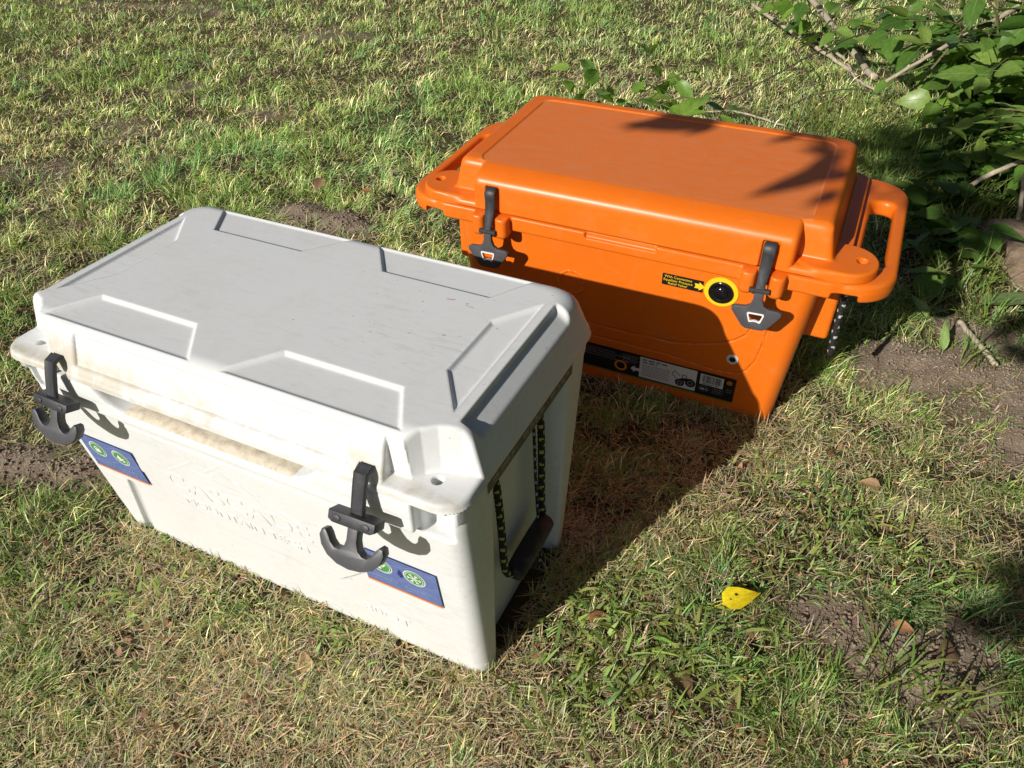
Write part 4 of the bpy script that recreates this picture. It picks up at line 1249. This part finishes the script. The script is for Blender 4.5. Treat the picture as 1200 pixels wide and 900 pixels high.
def shrub(name, label, cat, root, stems, size, step, seed, group=None, stem_r=0.004, spread=0.35, mat=None, pool=None):
    """stems (each a list of points), leaves set alternately along each, facing the light with some disorder"""
    rng = random.Random(seed)
    x, y = root
    e = empty(name, (x, y, float(ground_h(x, y)) - 0.005))
    tag(e, label, cat, group)
    n = 0
    for pts in stems:
        P = smooth_path([Vector(p) for p in pts], 7)
        loc = [p - e.location for p in P]
        link('stem', tube_mesh('stem', loc, [stem_r * (1 - 0.72 * i / len(loc)) for i in range(len(loc))], 6), e, mat or MSTEM)
        L = 0; nxt = step * rng.uniform(0.6, 1.3); side = rng.choice((-1, 1))
        for a, b in zip(P[:-1], P[1:]):
            d = (b - a).length
            while L + d > nxt:
                p = a.lerp(b, (nxt - L) / d)
                t = (b - a).normalized()
                h = math.atan2(t.y, t.x) - math.pi / 2 + side * rng.uniform(0.5, 1.35)
                put_leaf(e, p, size * rng.uniform(0.6, 1.15), h, rng.uniform(-0.75, 0.45), rng.gauss(0, spread), rng, rng.choice(pool or LEAFS))
                n += 1; side = -side
                nxt += step * rng.uniform(0.6, 1.4)
            L += d
        put_leaf(e, P[-1], size * rng.uniform(0.6, 0.95), math.atan2((P[-1] - P[-2]).y, (P[-1] - P[-2]).x) - math.pi / 2, rng.uniform(-0.6, 0.1), rng.gauss(0, .3), rng, rng.choice(pool or LEAFS))
        n += 1
    return e, n

def arch(rng, root, tip, h):
    a, b = Vector(root), Vector(tip)
    m = a.lerp(b, 0.5) + Vector((rng.uniform(-.04, .04), rng.uniform(-.04, .04), h))
    return [a, m, b]
rg = random.Random(5)
# the big-leaved shrub whose stems lean in at the top right corner
R0 = (1.00, 2.95)
st = [arch(rg, (*R0, 0.0), (R0[0] + dx, R0[1] + dy, z), 0.10) for dx, dy, z in
      ((-0.42, -0.10, 0.30), (-0.36, -0.45, 0.34), (-0.30, -0.62, 0.30), (-0.12, -0.66, 0.36), (0.02, -0.55, 0.42), (-0.22, -0.30, 0.44), (-0.46, 0.18, 0.34), (-0.18, 0.05, 0.52), (0.10, -0.2, 0.5), (0.2, -0.5, 0.34),
       (-0.50, -0.02, 0.16), (-0.38, 0.42, 0.30), (-0.30, -0.18, 0.20), (-0.15, -0.45, 0.18), (0.08, -0.75, 0.22), (-0.34, -0.30, 0.12), (-0.20, -0.60, 0.14), (-0.05, -0.35, 0.30), (-0.28, 0.22, 0.22), (0.0, 0.1, 0.36), (-0.10, -0.80, 0.28), (-0.40, -0.25, 0.26), (0.12, -0.62, 0.46), (-0.05, 0.4, 0.5), (0.15, 0.3, 0.6))]
shrub('shrub', 'big-leaved dark green shrub leaning in at the top right, behind the bleached sticks', 'shrub', R0, st, 0.122, 0.060, 11, 'leafy shrubs behind the orange cooler', 0.006, 0.5)
# the smaller-leaved one below it at the edge
R1 = (1.28, 2.28)
st = [arch(rg, (*R1, 0.0), (R1[0] + dx, R1[1] + dy, z), 0.08) for dx, dy, z in
      ((-0.36, -0.16, 0.16), (-0.32, -0.36, 0.20), (-0.24, -0.52, 0.17), (-0.12, -0.50, 0.27), (-0.28, 0.05, 0.24), (-0.20, -0.20, 0.32), (-0.38, 0.22, 0.18), (-0.10, -0.32, 0.38), (0.05, -0.4, 0.3), (-0.30, 0.34, 0.26), (-0.16, 0.18, 0.40), (-0.22, -0.42, 0.09), (-0.30, -0.12, 0.08), (-0.12, -0.64, 0.20), (-0.40, -0.30, 0.10), (-0.44, 0.0, 0.12), (-0.42, 0.14, 0.10), (-0.34, -0.02, 0.14), (-0.26, -0.30, 0.14), (-0.38, -0.48, 0.07))]
shrub('shrub', 'smaller-leaved bright green shrub at the picture edge above the weathered log', 'shrub', R1, st, 0.085, 0.040, 12, 'leafy shrubs behind the orange cooler', 0.004, 0.45, None, LEAFS + LEAFB)
# low seedlings in the shade by the carry loop
R2 = (0.93, 1.62)
st = [arch(rg, (*R2, 0.0), (R2[0] + dx, R2[1] + dy, z), 0.03) for dx, dy, z in ((-0.12, -0.10, 0.09), (0.02, -0.18, 0.10), (-0.05, 0.12, 0.10), (-0.16, 0.06, 0.07), (0.06, 0.02, 0.12))]
shrub('seedling', 'low broad-leaved seedling in the shade right of the orange carry loop', 'plant', R2, st, 0.095, 0.06, 13, None, 0.003)
R3 = (0.86, 1.33)
st = [arch(rg, (*R3, 0.0), (R3[0] + dx, R3[1] + dy, z), 0.03) for dx, dy, z in ((0.03, -0.10, 0.06), (-0.06, -0.05, 0.09), (0.09, 0.03, 0.07))]
shrub('seedling', 'small seedling with one sunlit drooping leaf beside the bare soil patch', 'plant', R3, st, 0.085, 0.06, 14, None, 0.003)
# the young shoot sprawling just behind the orange lid
R4 = (-0.02, 1.42)
st = [[(*R4, 0.0), (-0.08, 1.62, 0.15), (-0.21, 1.76, 0.23), (-0.36, 1.80, 0.27)], [(*R4, 0.0), (-0.03, 1.60, 0.17), (-0.06, 1.78, 0.25), (-0.10, 1.92, 0.32)],
      [(*R4, 0.0), (0.04, 1.55, 0.17), (0.09, 1.60, 0.20), (0.16, 1.58, 0.20)], [(*R4, 0.0), (-0.08, 1.52, 0.16), (-0.12, 1.62, 0.19), (-0.18, 1.58, 0.21)], [(*R4, 0.0), (0.06, 1.50, 0.18), (0.17, 1.56, 0.25), (0.26, 1.60, 0.25)], [(*R4, 0.0), (-0.03, 1.55, 0.20), (-0.03, 1.70, 0.25), (0.04, 1.84, 0.27)], [(*R4, 0.0), (-0.10, 1.56, 0.20), (-0.24, 1.66, 0.25), (-0.36, 1.74, 0.24)], [(*R4, 0.0), (0.0, 1.55, 0.20), (0.08, 1.66, 0.25), (0.14, 1.68, 0.24)]]
shrub('young_shoot', 'thin young shoot with scattered leaves in the sun just behind the orange lid', 'plant', R4, st, 0.088, 0.042, 16, None, 0.0028, 0.5, None, LEAFB)
# a leafy sprig at the top, and dark bare stems crossing beside it
R5 = (0.30, 3.35)
st = [arch(rg, (*R5, 0.0), (R5[0] + dx, R5[1] + dy, z), 0.05) for dx, dy, z in ((-0.26, -0.02, 0.20), (-0.30, 0.25, 0.15), (-0.10, -0.12, 0.24), (0.02, 0.1, 0.26), (-0.14, 0.3, 0.22), (0.22, -0.1, 0.2), (0.26, 0.2, 0.28), (0.1, -0.25, 0.14))]
shrub('sprig', 'sparse leafy sprig left of the bleached sticks at the top of the picture', 'plant', R5, st, 0.11, 0.065, 17, None, 0.003, 0.4, None, LEAFB + LEAFS)

# low ivy-like leaves covering the bed under the shrubs
def bed_leaves():
    co = np.array([(q * w, t, -0.2 * t * t + abs(q) * w * 0.15) for t, w in ((0, .02), (.22, .30), (.5, .34), (.78, .18), (1, 0)) for q in (-1, 0, 1)], np.float32)
    Fq = np.array([(3 * i + k, 3 * i + k + 1, 3 * i + k + 4, 3 * i + k + 3) for i in range(4) for k in range(2)]); n = 3200
    x = RNG.uniform(0.55, 2.2, n * 3); y = RNG.uniform(1.35, 4.2, n * 3)
    q = (RNG.random(n * 3) < shade_bed(x, y) ** 1.3 * (0.3 + 0.7 * (x > 0.8))) & ((x > 0.72) | (y > 1.9)) & ~((np.abs((x - 1.35) * 0.44 - (y - 1.74) * 0.90) < 0.22) & (x > 0.92))
    x, y = x[q][:n], y[q][:n]; n = len(x)
    s = RNG.uniform(0.035, 0.10, n); a = RNG.uniform(0, 6.28, n); b = RNG.normal(0.0, 0.45, n); r = RNG.normal(0, 0.4, n)
    ca, sa, cb, sb, cr, sr = np.cos(a), np.sin(a), np.cos(b), np.sin(b), np.cos(r), np.sin(r)
    P = co[None] * s[:, None, None]
    px, py, pz = P[..., 0] * cr[:, None] + P[..., 2] * sr[:, None], P[..., 1], -P[..., 0] * sr[:, None] + P[..., 2] * cr[:, None]
    py, pz = py * cb[:, None] - pz * sb[:, None], py * sb[:, None] + pz * cb[:, None]
    px, py = px * ca[:, None] - py * sa[:, None], px * sa[:, None] + py * ca[:, None]
    V = np.stack([px + x[:, None], py + y[:, None], pz + (ground_h(x, y) + RNG.uniform(0.015, 0.12, n))[:, None]], -1)
    F = (Fq[None] + (np.arange(n) * 15)[:, None, None]).reshape(-1, 4)
    g = RNG.random(n)[:, None]
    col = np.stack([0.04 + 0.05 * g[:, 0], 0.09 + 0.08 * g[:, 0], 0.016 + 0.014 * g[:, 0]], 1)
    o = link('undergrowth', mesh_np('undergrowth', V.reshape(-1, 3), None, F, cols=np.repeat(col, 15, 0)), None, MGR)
    tag(o, kind='stuff')
bed_leaves()

def stick(name, label, pts, r0, r1, mat, cat='stick', group=None, n=9, seed=0):
    rng = random.Random(seed)
    P = smooth_path(pts, 8)
    m = len(P)
    P = [p + Vector((rng.gauss(0, 1), rng.gauss(0, 1), rng.gauss(0, 1))) * r0 * 0.16 for p in P]
    o = link(name, tube_mesh(name, P, [(r0 + (r1 - r0) * i / m) * rng.uniform(0.9, 1.12) for i in range(m)], n), None, mat)
    return tag(o, label, cat, group)
GS = 'bleached sticks lying at the top right'
stick('fallen_stick', 'thickest bleached stick, running down from the top edge into the shrub', [(0.0, 4.50, 0.06), (0.18, 4.02, 0.05), (0.38, 3.48, 0.03), (0.57, 2.98, 0.01)], 0.017, 0.013, MPALE, group=GS, seed=1)
stick('fallen_stick', 'thinner bleached stick lying left of the thickest one', [(-0.16, 3.98, 0.05), (0.10, 3.56, 0.04), (0.32, 3.24, 0.03), (0.50, 2.99, 0.01)], 0.010, 0.007, MPALE, group=GS, seed=2)
stick('fallen_stick', 'pale forked stick lying between the two longer bleached sticks', [(0.28, 3.40, 0.03), (0.42, 3.16, 0.03), (0.50, 2.92, 0.02), (0.60, 2.78, 0.015)], 0.007, 0.004, MPALE, group=GS, seed=3)
stick('fallen_stick', 'long pale stick slanting up through the shrub to the top right corner', [(0.62, 2.62, 0.10), (0.78, 2.78, 0.20), (0.95, 3.02, 0.27), (1.12, 3.28, 0.36)], 0.006, 0.012, MPALE, group=GS, seed=4)
stick('fallen_stick', 'curved bleached stick lying across the end of the weathered log', [(0.80, 1.70, 0.01), (0.88, 1.74, 0.05), (0.98, 1.78, 0.13), (1.08, 1.86, 0.16), (1.22, 2.0, 0.17)], 0.0055, 0.008, MPALE, group=GS, seed=5)
stick('fallen_stick', 'short upright pale twig leaning on the weathered log', [(1.045, 1.60, 0.06), (1.025, 1.66, 0.17), (1.02, 1.72, 0.25)], 0.006, 0.005, MPALE, group=GS, seed=6)
stick('fallen_stick', 'short cut stick lying on the bare soil patch right of the orange cooler', [(0.925, 1.085, 0.024), (0.952, 1.040, 0.020), (0.98, 1.0, 0.013), (1.005, 0.966, 0.006)], 0.0062, 0.0052, MPALE, group=GS, seed=7)
stick('fallen_stick', 'pale stick lying on the grass behind the right end of the orange lid', [(0.02, 2.25, 0.02), (0.16, 2.27, 0.03), (0.34, 2.22, 0.02)], 0.0042, 0.003, MPALE, group=GS, seed=8)
GD = 'dark bramble stems behind the orange lid'
stick('bramble_stem', 'dark thin stem crossing low over the grass, longest of the dark stems', [(0.10, 2.42, 0.03), (0.22, 2.52, 0.10), (0.36, 2.68, 0.17), (0.52, 2.86, 0.22), (0.70, 3.0, 0.26)], 0.0034, 0.002, MTWIG, group=GD, seed=11)
stick('bramble_stem', 'dark stem slanting down to the grass from the leafy sprig', [(0.22, 2.98, 0.10), (0.28, 2.74, 0.12), (0.38, 2.52, 0.08), (0.46, 2.42, 0.02)], 0.003, 0.002, MTWIG, group=GD, seed=12)
stick('bramble_stem', 'dark forked stem low beside the back corner of the orange lid', [(0.30, 2.38, 0.03), (0.42, 2.46, 0.08), (0.56, 2.48, 0.10), (0.70, 2.42, 0.07)], 0.003, 0.0018, MTWIG, group=GD, seed=13)
stick('grass_stalk', 'long pale green stalk arching up through the dark of the shrub', [(0.66, 2.36, 0.02), (0.72, 2.42, 0.14), (0.79, 2.52, 0.26), (0.85, 2.66, 0.34), (0.87, 2.74, 0.36)], 0.0035, 0.005, MSTEM, 'stalk', None, 7, 14)

# the weathered log half sunk at the edge
def log():
    a, b = Vector((1.0, 1.50, -0.085)), Vector((2.0, 2.02, -0.075))
    t = (b - a).normalized(); u = t.cross(Vector((0, 0, 1))).normalized(); w = u.cross(t)
    V, Q, T = [], [], []
    m, n = 70, 56
    L = (b - a).length
    for i in range(m + 1):
        s = i / m
        for k in range(n):
            an = 2 * math.pi * k / n
            r = 0.165 * (1 + 0.05 * math.sin(3 * an + 0.5))
            r += 0.010 * (float(vnoise(an * 3.2 + 0.3, s * 2.6, 0.24, 61)) - 0.5) * 2 + 0.005 * (float(vnoise(an * 9, s * 5, 0.2, 62)) - 0.5) * 2
            # long drying splits
            for c0, dep in ((1.25, 0.030), (2.05, 0.018), (0.75, 0.014)):
                dd = an - c0 - 0.10 * math.sin(s * 9 + c0 * 7)
                r -= dep * math.exp(-(dd / 0.028) ** 2)
            end = 0.05 * (float(vnoise(an * 2, 0.3, 0.35, 63)) - 0.5) if i < 6 else 0
            p = a + t * (L * s + end * (1 - i / 6 if i < 6 else 0)) + (u * math.cos(an) + w * math.sin(an)) * r * (0.86 if i == 0 else 1)
            V.append(tuple(p))
    for i in range(m):
        for k in range(n):
            Q.append((i * n + k, i * n + (k + 1) % n, (i + 1) * n + (k + 1) % n, (i + 1) * n + k))
    c0 = len(V); V.append(tuple(a + t * 0.015))
    for k in range(n):
        T.append((c0, (k + 1) % n, k))
    MLOG, nt, bs = new_mat('weathered wood')
    v = obj_vec(nt)
    mp = nd(nt, 'ShaderNodeMapping'); mp.inputs['Rotation'].default_value = (0, 0, -math.atan2(t.y, t.x)); mp.inputs['Scale'].default_value = (5, 60, 60)
    nt.links.new(v, mp.inputs[0])
    g1 = noise(nt, mp.outputs[0], 1.0, 8, 0.7, 0.5); g2 = noise(nt, v, 30, 6, 0.7)
    c = ramp(nt, g1, [(0.25, (0.09, 0.062, 0.042)), (0.5, (0.23, 0.165, 0.11)), (0.75, (0.38, 0.29, 0.20))])
    c = mix(nt, ramp(nt, g2, [(0.5, (0, 0, 0)), (0.8, (0.7,) * 3)]), c, (0.17, 0.13, 0.095))
    nt.links.new(c, bs.inputs['Base Color']); bs.inputs['Roughness'].default_value = 0.9
    bump(nt, g1, 0.8, 0.008, bs)
    tag(link('weathered_log', mesh_np('weathered_log', V, T, Q), None, MLOG), 'grey-brown weathered log with long splits, half sunk in the ground below the shrubs', 'log')
log()

# fallen leaves
def flat_leaf(name, label, loc, size, head, pitch, roll, col, seed, fold=0.15, shape=0.33, cat='leaf', group=None, spot=None):
    m, nt, bs = new_mat(name)
    v = obj_vec(nt)
    c = mix(nt, 1.0, col, ramp(nt, noise(nt, v, 7, 6, 0.7), [(0.3, (0.72,) * 3), (0.65, (1.12,) * 3)]), 'MULTIPLY')
    if spot:
        dst = nd(nt, 'ShaderNodeVectorMath', operation='DISTANCE'); dst.inputs[1].default_value = spot
        nt.links.new(v, dst.inputs[0])
        c = mix(nt, ramp(nt, dst.outputs['Value'], [(0.035, (1, 1, 1)), (0.06, (0, 0, 0))]), c, (0.05, 0.03, 0.015))
    nt.links.new(c, bs.inputs['Base Color']); bs.inputs['Roughness'].default_value = 0.5
    me = leaf_mesh(name, shape, fold, 0.12, seed, (m, m))
    o = bpy.data.objects.new(name, me); COL.objects.link(o)
    x, y, dz = loc
    o.matrix_world = Matrix.Translation((x, y, float(ground_h(x, y)) + dz)) @ Matrix.Rotation(head, 4, 'Z') @ Matrix.Rotation(pitch, 4, 'X') @ Matrix.Rotation(roll, 4, 'Y') @ Matrix.Diagonal((size, size, size, 1)) @ Matrix.Translation((0, -0.4, 0))
    return tag(o, label, cat, group)
flat_leaf('fallen_leaf', 'bright yellow fallen leaf with a small brown hole, on the sunlit grass', (0.640, 0.122, 0.032), 0.060, R_(-52), R_(15), R_(-8), (0.84, 0.68, 0.015), 21, 0.16, 0.40, spot=(-0.12, 0.42, 0.0))
flat_leaf('fallen_leaf', 'pale green folded leaf standing where the bare soil meets the shade', (0.842, 1.098, 0.04), 0.062, R_(40), R_(35), R_(20), (0.36, 0.44, 0.16), 22, 0.3, 0.42)
flat_leaf('fallen_leaf', 'green strap-shaped leaf standing up from the bare soil', (0.895, 0.985, 0.035), 0.072, R_(15), R_(60), R_(10), (0.22, 0.34, 0.09), 23, 0.1, 0.16)
flat_leaf('fallen_leaf', 'large dull green leaf at the upper edge of the bare soil, by the picture edge', (1.03, 1.24, 0.03), 0.16, R_(-60), R_(12), R_(-15), (0.20, 0.29, 0.10), 24, 0.1, 0.36)
GB = 'dead brown leaves scattered in the grass'
BR = [(0.722, 0.535, 0.02, 'rust-brown scrap of leaf in the grass below the bare soil patch'), (0.80, 0.475, 0.02, 'small tan dead leaf in the grass right of the shaded strip'),
      (0.60, -0.035, 0.015, 'brown leaf scrap among the crabgrass, below the yellow leaf'),
      (0.452, 0.015, 0.015, 'brown leaf scrap in the crabgrass nearest the shadow of the white cooler'), (-1.62, 2.05, 0.04, 'tan dead leaf in the lawn far behind the white cooler'),
      (-0.86, 1.08, 0.05, 'tan leaf on the soil mound behind the white cooler'), (-0.70, 1.10, 0.05, 'orange-brown leaf beside the soil mound behind the white cooler'),
      (0.10, -0.24, 0.015, 'dry brown leaf lying in front of the white cooler'), (0.93, 0.16, 0.012, 'reddish dead leaf on the small bare patch at the right'), (0.87, 0.18, 0.012, 'grey-brown leaf crumpled on the small bare patch at the right')]
for i, (x, y, dz, lb) in enumerate(BR):
    flat_leaf('dead_leaf', lb, (x, y, dz), 0.030 + 0.010 * (i % 3), i * 1.9, R_(18 * math.sin(i)), R_(25 * math.cos(i * 2)), ((0.34, 0.16, 0.07), (0.46, 0.31, 0.16), (0.28, 0.17, 0.10))[i % 3], 30 + i, 0.3, 0.36, 'leaf', GB)

# ---------------------------------------------------------------- the tree beside the photographer, whose branch throws the leaf shadows
def tree():
    rng = random.Random(9)
    root = (1.35, -3.55)
    e = empty('overhanging_tree', (*root, -0.02))
    tag(e, 'small leafy tree outside the view whose low branch shades the right of the scene', 'tree')
    O = e.location
    link('trunk', tube_mesh('trunk', [Vector(p) - O for p in smooth_path([(1.35, -3.55, -0.1), (1.38, -3.5, 0.8), (1.30, -3.45, 1.6), (1.42, -3.55, 2.6), (1.5, -3.5, 3.6)], 6)], [0.11 - 0.003 * i for i in range(25)], 12), e, bark('tree bark', (0.05, 0.04, 0.03), (0.16, 0.13, 0.10), 25))
    MB = MTWIG
    LM = [leaf_mesh('leaf', sh, fo, 0.15, sd, (MLEAF, MVEIN)) for sh, fo, sd in ((0.19, 0.15, 51), (0.23, 0.1, 52))]
    def limb(pts, r):
        P = smooth_path(pts, 7)
        link('twig' if r < 0.006 else 'branch', tube_mesh('branch', [p - O for p in P], [r * (1 - 0.75 * i / len(P)) for i in range(len(P))], 7), e, MB)
        return P
    d = SUN_D
    main = limb([(1.32, -3.46, 1.45), (0.9, -2.9, 1.60), (0.45, -2.35, 1.72), (0.06, -1.86, 1.93), (-0.20, -1.56, 2.02)], 0.024)
    low = limb([(0.9, -2.9, 1.60), (0.55, -2.62, 1.50), (0.30, -2.32, 1.50), (0.17, -2.20, 1.52)], 0.012)
    # twigs over the places that lie in leaf shade
    def twig(target, t, n, size, direction, spread):
        c = Vector(target) - d * t
        dirv = Vector(direction).normalized()
        pts = [c - dirv * spread, c, c + dirv * spread]
        limb(pts, 0.003)
        for i in range(n):
            p = pts[0].lerp(pts[2], (i + 0.5) / n)
            h = math.atan2(dirv.y, dirv.x) - math.pi / 2 + (-1) ** i * rng.uniform(0.25, 0.7)
            put_leaf(e, p, size * rng.uniform(0.8, 1.15), h, rng.uniform(-0.2, 0.5), rng.gauss(0.4, 0.3), rng, rng.choice(LM))
        return c
    # pointed leaves hanging square to the sun; each falls as a streak on the orange lid
    def hanging_leaf(base, tip, t, w):
        b = Vector(base) - d * t
        a = Vector(tip) - Vector(base); a = a - d * a.dot(d)
        yv = a.normalized(); zv = -d; xv = yv.cross(zv)
        o = bpy.data.objects.new('leaf', rng.choice(LM)); COL.objects.link(o); o.parent = e
        L = a.length
        M = Matrix(((xv.x, yv.x, zv.x, 0), (xv.y, yv.y, zv.y, 0), (xv.z, yv.z, zv.z, 0), (0, 0, 0, 1)))
        o.matrix_basis = Matrix.Translation(b - O) @ M @ Matrix.Diagonal((w / 0.42, L, L, 1))
        limb([b - yv * 0.10 - zv * 0.02, b - yv * 0.04, b], 0.002)
    for k, (p, q) in enumerate((
    ((0.353, 0.922, 0.453), (0.166, 0.818, 0.452)),
    ((0.347, 0.910, 0.453), (0.302, 0.820, 0.450)),
    ((0.277, 0.940, 0.455), (0.187, 0.794, 0.450)),
    ((0.603, 0.795, 0.445), (0.471, 0.606, 0.439)),
    ((0.595, 0.851, 0.447), (0.517, 0.851, 0.448)),
    ((0.520, 0.928, 0.451), (0.455, 0.846, 0.449)),
    ((0.626, 0.786, 0.444), (0.578, 0.713, 0.442)),
    ((0.620, 0.696, 0.440), (0.566, 0.614, 0.438)),
    ((0.602, 0.855, 0.447), (0.538, 0.736, 0.443)),
    )):
        hanging_leaf(p, q, 2.85 + 0.05 * (k % 4), (0.060, 0.035, 0.04, 0.058, 0.032, 0.030, 0.032, 0.034, 0.05)[k])
    # the shaded ground between the orange cooler and the shrubs
    for k, (x_, y_) in enumerate(((0.72, 1.95), (0.88, 2.05), (0.84, 2.35), (0.68, 2.28), (0.60, 2.10), (0.92, 1.72), (0.80, 1.80))):
        twig((x_, y_, 0.0), 4.4 + 0.1 * (k % 3), 7, 0.17, (1, 0.3 * (k % 3 - 1), 0.1), 0.12)
    twig((0.70, 0.84, 0.40), 2.85, 5, 0.14, (0.9, 0.3, 0.1), 0.05)
    twig((0.99, 0.25, 0.0), 2.95, 8, 0.17, (1, 0.4, 0.1), 0.09)
    twig((1.03, 0.36, 0.0), 2.95, 7, 0.17, (1, 0.3, 0.0), 0.08)
    twig((1.07, 0.16, 0.0), 2.9, 7, 0.17, (1, 0.2, 0.0), 0.07)
    twig((0.985, 1.08, 0.0), 3.1, 3, 0.12, (1, 0.3, 0.0), 0.02)
    twig((1.10, 1.14, 0.0), 3.1, 5, 0.15, (1, 0.3, 0.0), 0.06)
    # crown
    for i in range(120):
        a = rng.uniform(0, 6.28); b = rng.uniform(-0.4, 1.3); r = 0.9 * rng.random() ** 0.4
        p = Vector((1.7 + r * math.cos(a) * math.cos(b), -3.7 + r * math.sin(a) * math.cos(b), 2.9 + 0.9 * r * math.sin(b)))
        put_leaf(e, p, rng.uniform(0.10, 0.16), rng.uniform(0, 6.28), rng.uniform(-0.7, 0.5), rng.gauss(0, .5), rng, rng.choice(LM))
tree()

# ---------------------------------------------------------------- unseen foliage screen added on the right to cut sky light on the coolers
def added_hedge():
    n = 16000
    y = RNG.uniform(-0.6, 8.0, n); h = 2.3 + 0.3 * vnoise(y, y * 0, 0.6, 71)
    z = h * RNG.random(n) ** 0.8
    x = 1.75 + 0.15 * (y > 3) + 0.35 * vnoise(y, z, 0.5, 72) + 0.5 * RNG.random(n) ** 2 + 0.15 * np.maximum(z - 1.6, 0)
    a = RNG.uniform(0, 6.28, n); b = RNG.normal(0.2, 0.7, n); s = RNG.uniform(0.05, 0.10, n)
    u = np.stack([np.cos(a) * np.cos(b), np.sin(a) * np.cos(b), np.sin(b)], 1)
    v = np.cross(u, RNG.normal(0, 1, (n, 3))); v /= np.linalg.norm(v, axis=1, keepdims=True)
    c = np.stack([x, y, z], 1)
    V = np.stack([c - u * s[:, None], c - v * (s * 0.42)[:, None], c + u * s[:, None], c + v * (s * 0.42)[:, None]], 1)
    g = RNG.random(n)
    col = np.stack([0.04 + 0.05 * g, 0.09 + 0.075 * g, 0.018 + 0.014 * g], 1)
    e = empty('added_hedge', (2.0, 3.5, 0))
    tag(e, 'tall screen of foliage added outside the view to cut sky light from the right', 'added_hedge')
    V = V - np.array([2.0, 3.5, 0.0])
    o = link('foliage', mesh_np('foliage', V.reshape(-1, 3), None, np.arange(n * 4).reshape(-1, 4), False, cols=np.repeat(col, 4, 0)), e, MGR)
    tag(o, kind='stuff')
    for k in range(8):
        yy = -4.0 + k * 1.1
        link('stem', tube_mesh('stem', [(0.1, yy, -0.05), (0.13, yy + 0.05, 0.7), (0.08, yy - 0.03, 1.6)], [0.03, 0.025, 0.015], 7), e, MTWIG)
added_hedge()
